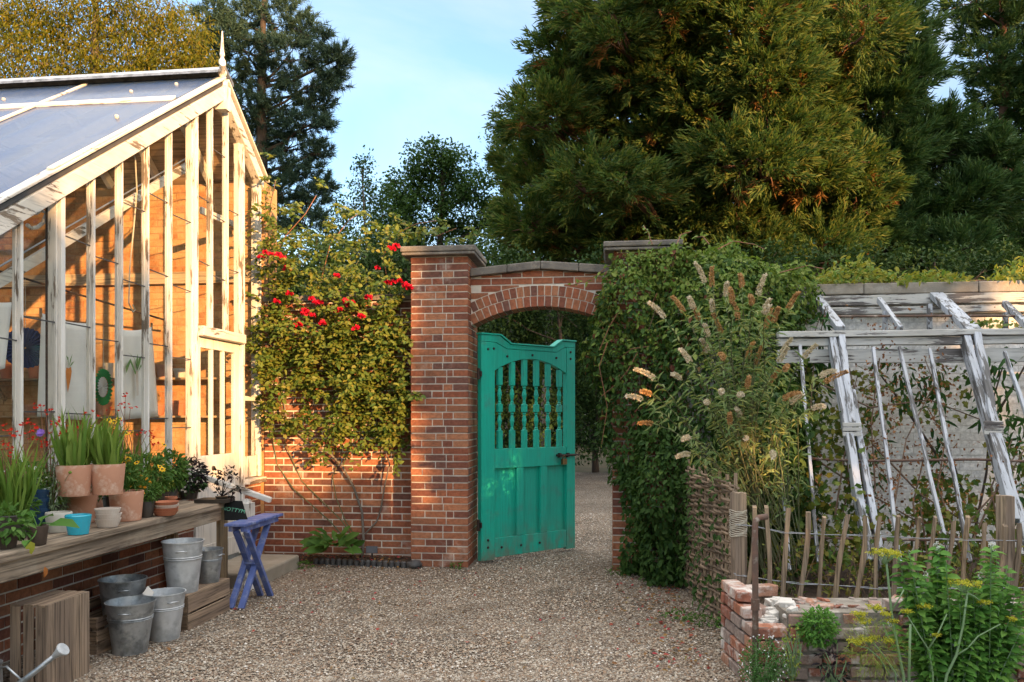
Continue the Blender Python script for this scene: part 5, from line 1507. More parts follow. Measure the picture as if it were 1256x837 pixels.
for (x, y, hw, hh, n) in patch:
    for _ in range(int(n * (.118 if 350 < y < 500 else (.055 if y >= 500 else .085)))):
        a, b = random.gauss(0, .5), random.gauss(0, .5)
        px, py = x + hw * a * 1.15, y + hh * b * 1.15
        off = .05 + abs(random.gauss(0, .15)) + (.05 if py < 360 else 0)
        if py < 375 and random.random() < .4: off = random.uniform(-.35, .2)
        p = on_y(px, py, WY - min(off, .45))
        dr = Vector((random.gauss(0, .6), random.gauss(-.25, .35), random.gauss(.15, .6))).normalized()
        ln = random.uniform(.14, .34); k = int(ln / .028)
        for f in range(k):
            q = p + dr * (f * .028) + Vector((0, 0, -.35 * (f * .028) ** 2 / .2))
            if q.z < 2.9 and q.y > WY - .03: continue
            if q.x > -2.14 and q.z < 3.30 and q.y > 8.40: continue
            Pl.append(tuple(q)); sgn = 1 if f % 2 else -1
            Dl.append((random.gauss(0, .3) + sgn * .55, random.gauss(-.35, .3), random.gauss(-.2, .35)))
Pl = np.array(Pl); n = len(Pl)
# every point carries a compound leaf: three to five leaflets along a short stalk
Ps, Ds = [], []
D0 = unit(np.array(Dl))
side = unit(np.cross(D0, UPV[None]))
for f, s in ((0, 0), (-.035, 1), (-.035, -1)):
    Ps.append(Pl + D0 * (.03 + f) + side * .006 * s); Ds.append(unit(D0 + side * s * 1.3))
Ps = np.concatenate(Ps); Ds = np.concatenate(Ds); m = len(Ps)
Ns = unit(np.array([[.25, -.55, .75]]) + RNG.normal(size=(m, 3)) * .45)
V, T = place(T_LEAF, Ps, Ds, Ns, (.034 + .044 * RNG.random(m) ** 1.2), U(.028, .054, m))
np_mesh('foliage', V, T, l_rose, rose)
def bloom_mesh(c, r):
    d = rdirs(26); d[:, 2] = np.abs(d[:, 2]) * .7 + d[:, 2] * .3
    d = unit(d + np.array([[.1, -.35, .1]]))
    return place(T_LEAF, np.array(c)[None] + d * r * .35, unit(d + rdirs(26) * .5), unit(np.cross(rdirs(26), d)), U(.7, 1.1, 26) * r, r * .95)
bl = [(355, 362), (366, 400), (412, 340), (452, 366), (463, 330), (396, 398), (437, 404), (352, 330), (325, 311), (321, 316), (332, 313), (342, 315), (346, 318), (340, 371), (373, 381.5), (382, 368), (386, 372), (378, 386), (384, 388), (372, 386), (428, 375), (424, 371), (432, 373), (417, 381), (482, 307), (486, 303), (478, 305), (482, 347), (476, 349), (489, 346), (498, 352), (443, 389), (392, 372), (502, 354), (412, 383)]
for (x, y) in bl:
    c = on_y(x, y, WY - random.uniform(.30, .40))
    r = random.uniform(.030, .046)
    V, T = bloom_mesh((0, 0, 0), r)
    np_mesh('bloom', V + np.array(tuple(c)), T, f_rose, rose)
# broad-leaved clump at the wall foot
bg_ = thing('bergenia', 'clump of broad dark green leaves at the foot of the rose wall', 'plant', tuple(on_y(412, 680, 8.45)))
cB = on_y(412, 676, 8.42)
k = 44; a = U(0, 6.283, k); el = U(.15, 1.1, k)
D = np.stack([np.cos(a) * np.cos(el), np.sin(a) * np.cos(el) - .2, np.sin(el)], 1)
P = np.array(tuple(cB))[None] + D * U(.05, .20, k)[:, None] * np.array([[1.15, .7, 1]]); P[:, 2] = np.maximum(P[:, 2], .06); P[:, 1] = np.minimum(P[:, 1], WY - .12)
np_mesh('leaves', *place(T_LEAF, P, D - np.array([[0, 0, .3]]), unit(np.array([[.1, -.5, .8]]) + RNG.normal(size=(k, 3)) * .3), U(.14, .22, k), U(.08, .12, k)), l_green, bg_)
# fallen petals and leaves along the wall foot
P = np.stack([U(-3.6, -2.2, 260), WY - .05 - np.abs(RNG.normal(0, .18, 260)), np.full(260, .055)], 1); P[:, 2] = np.where(P[:, 1] < 8.35, .014, .065)
P2 = np.stack([U(-3.25, -.9, 130), U(6.2, 8.4, 130), np.full(130, .016)], 1)
P3 = np.stack([.62 - np.abs(RNG.normal(0, .28, 420)), U(5.2, 8.5, 420), np.full(420, .016)], 1)
P4 = np.stack([U(-3.1, .7, 110), U(4.4, 8.0, 110), np.full(110, .016)], 1)
P = np.concatenate([P, P2, P3, P4]); k = len(P)
o = np_mesh('fallen_leaves', *place(T_LEAF, P, RNG.normal(size=(k, 3)) * np.array([[1, 1, .15]]), unit(np.array([[0, 0, 1]]) + RNG.normal(size=(k, 3)) * .35), U(.018, .045, k), U(.012, .03, k)),
            leaf_mat('litter', [(.16, .07, .03), (.26, .15, .05), (.10, .06, .03), (.34, .04, .05), (.20, .16, .06)], .1))
tag(o, kind='stuff')

# ================= creeper over the right pier and wall
l_creep = leaf_mat('creeper_leaf', [(.022, .058, .014), (.038, .085, .018), (.06, .115, .026), (.045, .095, .02)], .3, .45)
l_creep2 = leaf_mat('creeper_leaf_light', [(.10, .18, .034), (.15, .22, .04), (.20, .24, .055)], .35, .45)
l_creep_red = leaf_mat('creeper_leaf_turning', [(.10, .035, .025), (.16, .06, .03), (.09, .08, .025)], .3)
cr_ = thing('creeper', 'dense green creeper smothering the right gate pier and the wall beside it', 'creeper', (.9, 8.3, 0))
EL = [((.34, 8.50, 1.75), (.42, .42, 1.50)), ((.22, 8.38, 2.72), (.34, .33, .40)), ((.95, 8.30, 1.45), (.62, .60, 1.60)), ((1.35, 8.45, 1.9), (.6, .5, 1.22)), ((.50, 8.05, .75), (.30, .50, .95)), ((1.05, 8.45, 2.75), (.85, .45, .46)),
      ((1.72, 8.60, 2.80), (.36, .36, .28)), ((1.35, 7.6, 1.0), (.42, .7, 1.0)), ((.15, 8.35, .5), (.22, .22, .6)), ((.05, 8.5, 2.35), (.30, .34, .50)), ((1.1, 8.5, 3.02), (.45, .4, .24)), ((.30, 8.34, 3.02), (.34, .17, .26)), ((.62, 8.36, 3.10), (.20, .18, .24))]
ELc = np.array([e[0] for e in EL]); ELr = np.array([e[1] for e in EL])
def on_union(n, lo=.84, hi=1.06, cs=None, rs=None):
    cs = ELc if cs is None else cs; rs = ELr if rs is None else rs
    w_ = (rs[:, 0] * rs[:, 2] + rs[:, 1] * rs[:, 2] + rs[:, 0] * rs[:, 1]); w_ = w_ / w_.sum()
    k = RNG.choice(len(cs), n, p=w_); d = rdirs(n)
    P = cs[k] + d * rs[k] * U(lo, hi, n)[:, None]
    ins = np.zeros(n, bool)
    for j in range(len(cs)):
        q = (((P - cs[j]) / rs[j]) ** 2).sum(1)
        ins |= (q < .62) & (k != j)
    return P[~ins], unit(d[~ins] / rs[k[~ins]])
P, O_ = on_union(95000)
# lumps and hollows so that the surface is not smooth
ph = np.sin(P[:, 0] * 9 + 1) * np.sin(P[:, 1] * 8) * np.sin(P[:, 2] * 7 + P[:, 0] * 3)
ph = ph + .8 * np.sin(P[:, 0] * 17 + P[:, 2] * 4) * np.sin(P[:, 1] * 15 + 2) * np.sin(P[:, 2] * 14)
P = P + O_ * (ph * .085)[:, None]
ok = (P[:, 2] > .03) & (P[:, 1] < 8.98)
ok &= ~((P[:, 0] < -.03) & (P[:, 2] < 1.25)) & ~((P[:, 0] < .10) & (P[:, 2] < .92))
ok &= ~((P[:, 0] > .012) & (P[:, 0] < .61) & (P[:, 1] > 8.46) & (P[:, 2] < 3.28))
ok &= ~((P[:, 0] > -.09) & (P[:, 0] < .71) & (P[:, 1] > 8.345) & (P[:, 1] < 9.15) & (P[:, 2] > 3.27) & (P[:, 2] < 3.38))
ok &= ~((P[:, 0] < .55) & (P[:, 2] > 3.25 + .35 * np.clip(P[:, 0] - .30, 0, 1)))
P, O_ = P[ok], O_[ok]; n = len(P)
D = unit(O_ * .35 + RNG.normal(size=(n, 3)) * .55 - UPV * .75)
N = unit(O_ * 1.0 + UPV * .35 + RNG.normal(size=(n, 3)) * .42)
Ls = .026 + .055 * RNG.random(n) ** 1.3
tone = RNG.random(n) + .62 * (P[:, 2] - 2.1) + .22 * np.sin(P[:, 0] * 5 + P[:, 2] * 3) * np.sin(P[:, 1] * 6 + P[:, 2] * 4)  # paler growth on top; shade of the lower leaves is put into their colour
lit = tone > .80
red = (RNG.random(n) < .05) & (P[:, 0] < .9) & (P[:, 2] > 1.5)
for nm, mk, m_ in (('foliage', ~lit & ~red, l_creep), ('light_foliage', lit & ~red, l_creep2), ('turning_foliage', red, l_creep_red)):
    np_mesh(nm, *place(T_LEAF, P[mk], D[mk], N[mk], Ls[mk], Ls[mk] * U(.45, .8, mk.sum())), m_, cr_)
# woody stems inside, seen through the gaps
mb = MB()
for i in range(40):
    x = random.uniform(.55, 1.6); y = random.uniform(8.25, 8.42); p = Vector((x, y, 0)); pts = [p.copy()]
    for k in range(8):
        p = p + Vector((random.gauss(0, .09), random.gauss(-.005, .04), .33)); pts.append(p.copy())
    mb.tube(pts, [.012 - .001 * k for k in range(9)], 5)
mb.build('stems', m_drystem, cr_)
# loose trailing shoots
mb = MB(); sP, sD = [], []
shoots = [[(806, 360), (797, 378), (786, 395), (776, 406), (768, 412)], [(796, 425), (775, 428), (762, 438), (757, 444)], [(782, 432), (770, 455), (755, 472), (738, 486)], [(800, 300), (795, 285), (790, 278)], [(880, 306), (900, 296), (925, 300), (938, 306)],
          [(830, 300), (835, 288), (848, 284)], [(745, 420), (735, 450), (745, 500), (738, 545)], [(760, 380), (748, 400), (735, 430)], [(742, 330), (720, 345), (700, 350)], [(955, 335), (990, 326), (1010, 330)], [(870, 300), (862, 290), (850, 292)]]
for sh_ in shoots:
    q = [on_d(x, y, 7.95 + .08 * i) for i, (x, y) in enumerate(sh_)]
    MB().tube(q, [.006 - .0008 * i for i in range(len(q))], 5).build('loose_shoot', m_redstem, cr_)
    for a, b in zip(q[:-1], q[1:]):
        for f in np.linspace(0, 1, 5):
            sP.append(tuple(a.lerp(b, f))); sD.append(tuple(rdirs(1)[0] + np.array([0, -.2, -.3])))
k = len(sP); np_mesh('shoot_leaves', *place(T_LEAF, np.array(sP), np.array(sD), unit(np.array([[0, -.5, .7]]) + RNG.normal(size=(k, 3)) * .4), U(.04, .07, k), U(.02, .04, k)), l_creep2, cr_)

n = 900
y_ = U(6.0, 8.4, n); z_ = U(.05, 1.25, n); keep = RNG.random(n) < .25 + .75 * np.clip((y_ - 6.6) / 1.4, 0, 1); y_, z_ = y_[keep], z_[keep]; n = len(y_)
P = np.stack([.87 - .11 * (y_ - 6.0) - U(.03, .10, n), y_, z_], 1)
np_mesh('hurdle_leaves', *place(T_LEAF, P, RNG.normal(size=(n, 3)) * .5 + np.array([[-.3, -.3, -.6]]), unit(np.array([[-.5, -.5, .6]]) + RNG.normal(size=(n, 3)) * .4), U(.04, .075, n), U(.022, .04, n)), l_creep, cr_)
# vine along the coping to the right, yellow green
vt = thing('wall_top_vine', 'yellow green vine running along the top of the whitewashed wall coping', 'vine', (4.0, 8.95, 2.9))
n = 5200
xs = U(1.9, 6.8, n); h = .14 + .07 * np.sin(xs * 3.1) + .05 * np.sin(xs * 7.7 + 1)
a = U(0, np.pi, n); P = np.stack([xs, 9.02 - np.cos(a) * .42 * U(.6, 1.1, n), 2.92 + np.sin(a) * h * U(.4, 1.45, n)], 1)
ok = ~((P[:, 1] < 9.1) & (P[:, 2] < 2.95)); P = P[ok]; n = len(P)
D = unit(RNG.normal(size=(n, 3)) * .6 + np.array([[.2, -.5, -.1]])); N = unit(np.array([[0, -.5, .8]]) + RNG.normal(size=(n, 3)) * .45)
yel = RNG.random(n) < .55
np_mesh('foliage', *place(T_LEAF, P[~yel], D[~yel], N[~yel], U(.05, .09, (~yel).sum()), U(.025, .045, (~yel).sum())), l_creep2, vt)
np_mesh('yellow_foliage', *place(T_LEAF, P[yel], D[yel], N[yel], U(.05, .09, yel.sum()), U(.025, .045, yel.sum())), leaf_mat('vine_yellow', [(.20, .22, .03), (.30, .26, .04), (.16, .20, .03)], .35), vt)
mb = MB(); mb.tube([(1.7, 8.95, 2.98), (3, 9.0, 3.0), (4.2, 8.95, 2.99), (5.5, 9.0, 3.02), (6.9, 8.95, 3.0)], .014, 6); mb.build('stem', m_drystem, vt)

# ================= butterfly bush
l_bud = leaf_mat('buddleia_leaf', [(.15, .23, .08), (.20, .28, .11), (.25, .30, .12), (.31, .31, .09)], .3)
f_budw = leaf_mat('buddleia_pale_spike', [(.56, .48, .36), (.66, .58, .46)], .2)
f_budo = leaf_mat('buddleia_faded_spike', [(.46, .27, .12), (.58, .37, .18), (.36, .20, .09), (.52, .30, .12)], .2)
bd = thing('butterfly_bush', 'tall buddleia with pale and faded brown flower spikes leaning over the wattle hurdle', 'shrub', (1.28, 6.62, .05))
root = Vector((1.28, 6.62, .1))
spw = [(864, 347), (891, 363), (815, 390), (803, 465), (787, 490), (835, 465), (847, 445), (936, 385), (957, 435), (845, 537), (845, 557), (914, 539), (907, 510), (869, 412), (939, 384), (997, 501), (947, 556), (851, 378)]
spo = [(839, 384), (884, 409), (869, 432), (887, 440), (917, 440), (907, 485), (944, 470), (961, 490), (969, 495), (966, 380), (910, 352), (930, 362), (939, 404), (962, 454), (1006, 462), (858, 394), (898, 372), (875, 382), (874, 352), (922, 373), (955, 445), (926, 448), (916, 476), (868, 495), (800, 520), (798, 484), (985, 440), (1010, 470), (895, 520), (885, 482), (948, 396), (905, 392)]
mb = MB(); LP, LD = [], []
wP, oP = [], []
def bud(px, py, pale):
    tip = on_d(px, py, random.uniform(5.85, 6.35))
    bs = root + Vector((random.uniform(-.12, .18), random.uniform(-.1, .1), 0))
    ctrl = on_d(905 + (px - 905) * .15 + random.uniform(-34, 34), 575 + (py - 575) * .38, random.uniform(6.3, 6.8))
    ctrl2 = on_d(905 + (px - 905) * .75, 575 + (py - 575) * .80 - 4, random.uniform(6.1, 6.6))
    pts = [bs, ctrl, ctrl2, tip]
    # smooth curve
    cv = []
    for i in range(11):
        f = i / 10; cv.append((1 - f) ** 3 * pts[0] + 3 * (1 - f) ** 2 * f * pts[1] + 3 * (1 - f) * f * f * pts[2] + f ** 3 * pts[3])
    mb.tube(cv, [.0065 - .00045 * i for i in range(11)], 5)
    for i in range(3, 10):
        d = (cv[i + 1] - cv[i]).normalized(); s = d.orthogonal()
        for k in range(5):
            q = cv[i].lerp(cv[i + 1], random.random()); r_ = Matrix.Rotation(random.uniform(0, 6.28), 3, d) @ s
            LP.append(tuple(q)); LD.append(tuple((r_ + d * .55 - VZ * .25).normalized()))
    # flower spike
    d = (cv[-1] - cv[-2]).normalized(); L = random.uniform(.15, .23); n = 260
    f = RNG.random(n); rad = (.0125 if pale else .011) * (1 - f ** 1.4 * .85) * (.75 + .5 * np.sin(f * 40) ** 2) + .002
    a = U(0, 6.283, n); u = np.array(tuple(d.orthogonal().normalized())); v = np.cross(np.array(tuple(d)), u); dn = np.array(tuple(d))
    o_ = u[None] * np.cos(a)[:, None] + v[None] * np.sin(a)[:, None]
    P = np.array(tuple(cv[-1]))[None] + dn[None] * (f * L)[:, None] + np.array([[random.uniform(-.3, .3), random.uniform(-.2, .2), -.35]]) * (f ** 2 * L * .5)[:, None] + o_ * rad[:, None] * .6
    np_mesh('flower_spike', *place(T_DIAMOND, P, unit(o_ + dn[None] * .5), rdirs(n), U(.012, .022, n), U(.010, .016, n)), f_budw if pale else f_budo, bd)
for p in spw: bud(p[0], p[1], True)
for i, p in enumerate(spo): bud(p[0], p[1], i % 3 == 2)
# side shoots lower down, lit at the base
for i in range(26):
    q = on_d(random.uniform(865, 985), random.uniform(490, 600), random.uniform(6.2, 6.8))
    b_ = root + Vector((random.uniform(-.2, .3), random.uniform(-.2, .2), .3)); mb.tube([b_, b_.lerp(q, .6) + VZ * .05, q], .004, 5)
    for k in range(26):
        z = b_.lerp(q, random.uniform(.5, 1.05)); LP.append(tuple(z + Vector((random.gauss(0, .03),) * 3))); LD.append(tuple(rdirs(1)[0] + np.array([0, -.2, -.3])))
mb.build('stems', m_cane, bd)
k = len(LP); np_mesh('leaves', *place(T_LEAF, np.array(LP), np.array(LD), unit(np.array([[.1, -.4, .8]]) + RNG.normal(size=(k, 3)) * .5), U(.055, .10, k), U(.012, .021, k)), l_bud, bd)

# ================= growth inside the lean-to
def scatter(px0, px1, py0, py1, n, pt, off=(-.05, .3)):
    out = []
    for _ in range(n):
        q = pt(random.uniform(px0, px1), random.uniform(py0, py1)); r = (q - camo.location).normalized(); out.append(tuple(q + r * random.uniform(*off)))
    return np.array(out)
dv = thing('dried_vine', 'brown withered vine with dead leaves tangled in the lean-to glazing bars', 'vine', (2.6, 7.2, .3))
mb = MB()
for pts in ([(1050, 700), (1080, 600), (1075, 520), (1085, 440), (1090, 400)], [(1110, 700), (1100, 620), (1120, 540), (1150, 470), (1140, 430)], [(1000, 560), (1060, 600), (1130, 640), (1200, 670)], [(1075, 545), (1140, 610), (1200, 645), (1256, 650)], [(1180, 690), (1200, 640), (1240, 590), (1270, 540)], [(1190, 690), (1160, 600), (1170, 540), (1150, 500)],
            [(1030, 640), (1040, 560), (1060, 500), (1050, 450)], [(1200, 680), (1225, 610), (1256, 560)], [(1010, 470), (1070, 500), (1150, 490), (1230, 520)], [(1140, 690), (1130, 620), (1145, 560)]):
    q = [slope_pt(*p) + Vector((0, random.uniform(.05, .25), 0)) for p in pts]
    mb.tube(q, [.009, .008, .006, .005, .004][:len(q)], 5)
mb.build('stems', m_drystem, dv)
P = np.concatenate([scatter(1062, 1100, 395, 640, 520, slope_pt), scatter(1100, 1175, 440, 680, 420, slope_pt), scatter(1040, 1070, 440, 600, 80, slope_pt), scatter(1130, 1160, 420, 620, 130, slope_pt), scatter(985, 1260, 540, 700, 520, slope_pt), scatter(1010, 1256, 372, 402, 60, upper_pt)])
k = len(P)
np_mesh('dead_leaves', *place(T_LEAF, P, rdirs(k) - UPV * .5, rdirs(k), U(.016, .042, k), U(.010, .028, k)), leaf_mat('dead_leaf', [(.20, .08, .03), (.28, .12, .045), (.14, .06, .03), (.33, .17, .07)], .2), dv)
l_peach = leaf_mat('peach_leaf', [(.022, .065, .018), (.04, .10, .025), (.06, .13, .03)], .3, .4)
pe = thing('peach_tree', 'wall trained tree with long glossy green leaves inside the derelict lean-to', 'fruit tree', (3.2, 8.2, .3))
mb = MB()
for pts in ([(1190, 680), (1180, 600), (1160, 540), (1150, 470)], [(1190, 680), (1210, 580), (1215, 500), (1230, 450)], [(1150, 560), (1110, 500), (1080, 460)], [(1215, 520), (1240, 480), (1262, 440)], [(1060, 600), (1040, 520), (1020, 450)]):
    mb.tube([on_y(x, y, 8.3) for x, y in pts], [.014, .011, .008, .006], 6)
mb.build('branches', m_bark_dark, pe)
def deep(px, py): return on_y(px, py, 8.15)
P = np.concatenate([scatter(1143, 1160, 450, 600, 70, deep, (-.3, .3)), scatter(1190, 1235, 435, 520, 90, deep, (-.5, .3)), scatter(1230, 1262, 420, 640, 110, deep, (-.6, .3)), scatter(1090, 1150, 455, 500, 70, deep, (-.3, .3)), scatter(1000, 1020, 380, 470, 60, deep, (-.2, .3)), scatter(1040, 1090, 500, 640, 60, deep, (-.3, .3)), scatter(985, 1018, 430, 500, 60, deep, (-.2, .3)), scatter(1075, 1110, 425, 445, 30, deep, (-.3, .3))])
k = len(P); np_mesh('leaves', *place(T_LEAF, P, RNG.normal(size=(k, 3)) * .5 - UPV * .8, unit(np.array([[0, -.7, .5]]) + RNG.normal(size=(k, 3)) * .4), U(.09, .15, k), U(.028, .042, k)), l_peach, pe)
cv_ = thing('climbing_vine', 'thin vine with yellowing green leaves climbing inside the derelict lean-to', 'vine', (2.4, 7.6, .3))
P = np.concatenate([scatter(940, 1060, 500, 690, 700, slope_pt, (-.1, .5)), scatter(1010, 1080, 450, 560, 160, slope_pt, (.1, .7)), scatter(1120, 1200, 580, 690, 300, slope_pt, (.1, .6)), scatter(1000, 1260, 620, 700, 420, slope_pt, (-.2, .6)), scatter(1210, 1262, 540, 640, 120, slope_pt, (.1, .6)), scatter(960, 1010, 430, 520, 130, slope_pt, (.1, .6)), scatter(1190, 1262, 392, 402, 26, slope_pt, (-.1, .2)), scatter(1075, 1190, 430, 520, 100, slope_pt, (.3, .8))])
k = len(P); np_mesh('leaves', *place(T_LOBED, P, RNG.normal(size=(k, 3)) * .6 - UPV * .6, unit(np.array([[0, -.7, .5]]) + RNG.normal(size=(k, 3)) * .5), U(.035, .085, k), U(.03, .07, k)), leaf_mat('vine_leaf', [(.05, .10, .02), (.10, .15, .03), (.22, .20, .04), (.07, .12, .025)], .35), cv_)
mb = MB()
for pts in ([(960, 690), (985, 600), (1000, 520), (1005, 440)], [(1030, 690), (1050, 600), (1045, 520), (1060, 460)], [(1150, 690), (1140, 620), (1180, 560)], [(1240, 660), (1230, 600), (1256, 540)]):
    mb.tube([slope_pt(*p) + VY * .2 for p in pts], [.008, .007, .005, .004], 5)
mb.build('stems', m_drystem, cv_)

# ================= herbs at the bed
l_mint = leaf_mat('mint_leaf', [(.07, .19, .035), (.11, .25, .045), (.16, .30, .06)], .35)
l_thyme = leaf_mat('thyme_leaf', [(.045, .12, .028), (.075, .17, .04)], .3)
f_fennel = leaf_mat('fennel_flower', [(.42, .40, .03), (.52, .48, .05), (.34, .36, .04)], .3)
m_fstem = mat('fennel_stem', (.20, .30, .15), (.15, .25, .11), .5, 10, bs=0)
def herb(nm, label, cat, c, rad, n, L, W, lm, stems=True):
    t_ = thing(nm, label, cat, (c[0], c[1], max(0, c[2] - rad[2])))
    np_mesh('leaves', *cluster(c, rad, n, L, W, shell=.15), lm, t_)
    if stems:
        b = Vector((c[0], c[1], c[2] - rad[2])); stems_to(b, [Vector(c) + Vector(tuple(d * np.array(rad) * .9)) for d in rdirs(24)], .003, .03).build('stems', m_fstem, t_)
    return t_
q = on_d(1003, 770, 4.66); herb('marjoram', 'small bright green herb cushion growing out of the old brick bed wall', 'herb', tuple(q), (.115, .10, .11), 900, .030, .017, l_mint)
q = on_d(936, 818, 4.52); th_ = herb('thyme', 'dark creeping thyme with tiny pale flowers below the rusty pipe', 'herb', tuple(q), (.13, .11, .17), 1800, .016, .010, l_thyme)
pts = [q + Vector(tuple(d * np.array([.135, .115, .175]))) for d in rdirs(130)]
np_mesh('flowers', *petals(pts, .006, 5, .2), f_white, th_)
q = on_d(972, 800, 4.6); herb('weed_tuft', 'thin green weed spilling over the corner bricks beside the thyme', 'weed', tuple(q), (.06, .06, .16), 160, .022, .012, l_lime)
# mint: many leafy upright stems
mt = thing('mint_bush', 'large bushy mint with pale flower heads at the bottom right corner', 'herb', tuple(sd(2.5, 4.45, 0)))
mb = MB(); LP, LD, LN, FPn = [], [], [], []
for i in range(95):
    bx = random.uniform(1105, 1245); tx = bx + random.gauss(0, 22); ty = random.uniform(668, 790) if i < 30 else random.uniform(700, 800)
    dpt = random.uniform(4.3, 4.66)
    tip = on_d(tx, ty, dpt); b_ = on_d(1175 + (bx - 1175) * .6, 850, dpt); b_.z = 0.02
    mb.tube([b_, b_.lerp(tip, .6), tip], [.004, .003, .002], 5)
    L = (tip - b_).length; k = int(L / .026)
    for j in range(k):
        f = .25 + .75 * j / k; p = b_.lerp(tip, f); a = j * 1.57 + i
        for s in (0, math.pi):
            LP.append(tuple(p)); LD.append((math.cos(a + s), math.sin(a + s), random.uniform(-.3, .35)))
    if random.random() < .22: FPn.append(tip)
mb.build('stems', m_fstem, mt)
k = len(LP); np_mesh('leaves', *place(T_LEAF, np.array(LP), np.array(LD), unit(np.array([[0, -.3, 1]]) + RNG.normal(size=(k, 3)) * .35), U(.045, .08, k), U(.028, .046, k)), l_mint, mt)
parts_ = []
for p in FPn:
    n = 40; d = rdirs(n); parts_.append(place(T_DIAMOND, np.array(tuple(p))[None] + d * np.array([[.008, .008, .016]]), d, rdirs(n), np.full(n, .008), np.full(n, .006)))
np_mesh('flower_heads', *join(parts_), f_white, mt)
# fennel
fe = thing('fennel', 'tall fennel with flat yellow flower heads in front of the bed wall', 'herb', tuple(sd(2.05, 4.3, 0)))
def fz(x, y, d=4.28): return on_d(1060 + x / 4.73, 660 + y / 4.73, d)
fst = [[(238, 900), (228, 800), (195, 640), (160, 450), (140, 250), (125, 110)], [(430, 900), (480, 790), (535, 680), (575, 500), (598, 320)], [(405, 900), (398, 780), (375, 650), (330, 580), (250, 450)], [(535, 680), (600, 640), (660, 570), (790, 500)], [(200, 880), (180, 780), (110, 680), (40, 590)], [(375, 640), (420, 570), (480, 440)], [(160, 420), (210, 340), (230, 300)], [(255, 880), (262, 700), (268, 500)], [(600, 320), (640, 340), (690, 380)], [(150, 800), (90, 700), (20, 640), (-60, 620)], [(170, 640), (130, 560), (110, 500)]]
for i, s_ in enumerate(fst):
    q = [fz(*p) for p in s_]; r0 = .0085 if i in (0, 1, 7) else .005
    if s_[0][1] >= 880: q[0].z = 0
    MB().tube(q, [r0 * (1 - .5 * j / len(q)) for j in range(len(q))], 7).build('stem', m_fstem, fe, smooth=True)
def umbel(x, y, wpx, n=26, d=4.28):
    c = fz(x, y, d); R = wpx / 4.73 * .00428; base = c - VZ * R * .7
    mb = MB(); pts = []
    for i in range(n):
        a = random.uniform(0, 6.283); r = math.sqrt(random.random()) * R; p = c + Vector((r * math.cos(a), r * math.sin(a), R * .12 * random.uniform(-1, 1)))
        mb.tube([base, base.lerp(p, .6) + VZ * .004, p], .0011, 4, cap=False); pts.append(p)
    mb.build('umbel_rays', m_fstem, fe)
    ps = np.concatenate([np.array(tuple(p))[None] + RNG.normal(size=(22, 3)) * np.array([[.008, .008, .004]]) for p in pts]); k = len(ps)
    np_mesh('umbel', *place(T_DIAMOND, ps, rdirs(k), unit(UPV[None] + rdirs(k) * .6), np.full(k, .008), np.full(k, .007)), f_fennel, fe)
for a in ((122, 85, 95, 34), (580, 260, 88, 30), (350, 395, 32, 12), (240, 425, 26, 10), (70, 400, 50, 16), (130, 440, 30, 10), (130, 590, 40, 14), (30, 585, 60, 20), (10, 480, 50, 16), (-50, 600, 40, 14), (690, 370, 36, 12), (415, 560, 20, 8), (860, 470, 24, 8), (160, 480, 26, 10), (-30, 440, 40, 12)):
    umbel(*a)
c = fz(60, 640); np_mesh('feathery_leaves', *cluster(tuple(c), (.16, .14, .16), 700, .07, .003, T_NEEDLE, shell=.1), l_lime, fe)
q = on_d(1022, 815, 4.5); herb('dark_weed', 'dark purple leaved weed low against the old bed bricks', 'weed', tuple(q), (.08, .07, .14), 90, .05, .018, l_purple)
# greenery at the foot of the hurdle
q = Vector((.86, 5.9, .1)); herb('foot_weeds', 'green weeds at the foot of the wattle hurdle by the gravel', 'weed', tuple(q), (.10, .35, .16), 330, .04, .02, l_green)
q = Vector((.70, 6.6, .03)); herb('gravel_weed', 'small flat green weed growing in the gravel near the wattle', 'weed', (.55, 6.55, .03), (.18, .16, .03), 120, .035, .02, l_green, False)

# rank weeds and dry stalks behind the paling fence, weeds along the walls
wd = thing('rank_weeds', 'tangle of yellow green weeds and dry stalks behind the paling fence', 'weeds', tuple(sd(2.4, 5.9, .22)))
mb = MB(); LP, LD = [], []
for i in range(150):
    s_ = random.uniform(1.62, 3.6); d_ = random.uniform(5.5, 6.6); b_ = sd(s_ * d_ / 5.6, d_, .20); h_ = random.uniform(.15, .55)
    tip = b_ + Vector((random.gauss(0, .12), random.gauss(0, .12), h_)); mb.tube([b_, b_.lerp(tip, .5) + Vector((random.gauss(0, .02), 0, .02)), tip], [.0035, .003, .0015], 4)
    for k in range(int(h_ * 26)):
        LP.append(tuple(b_.lerp(tip, random.uniform(.15, 1)))); LD.append(tuple(rdirs(1)[0]))
mb.build('stalks', m_drystem, wd)
k = len(LP); np_mesh('leaves', *place(T_LEAF, np.array(LP), np.array(LD), unit(UPV[None] + RNG.normal(size=(k, 3)) * .5), U(.03, .075, k), U(.014, .035, k)), leaf_mat('weed_leaf', [(.06, .12, .025), (.12, .16, .03), (.22, .20, .05), (.20, .12, .05)], .3), wd)
for lab, (x, y), r in (('small weeds along the foot of the stone doorstep', (-3.22, 8.20), .12), ('little weed at the foot of the bare gate pier', (-1.62, 8.40), .07), ('weed tuft in the gravel by the creeper foot', (.08, 8.28), .14), ('low weeds in the gravel along the near side of the wattle hurdle', (.70, 6.35), .15)):
    herb('weed_tuft', lab, 'weed', (x, y, .03), (r, r * .7, .05), int(900 * r), .035, .016, l_green, False)
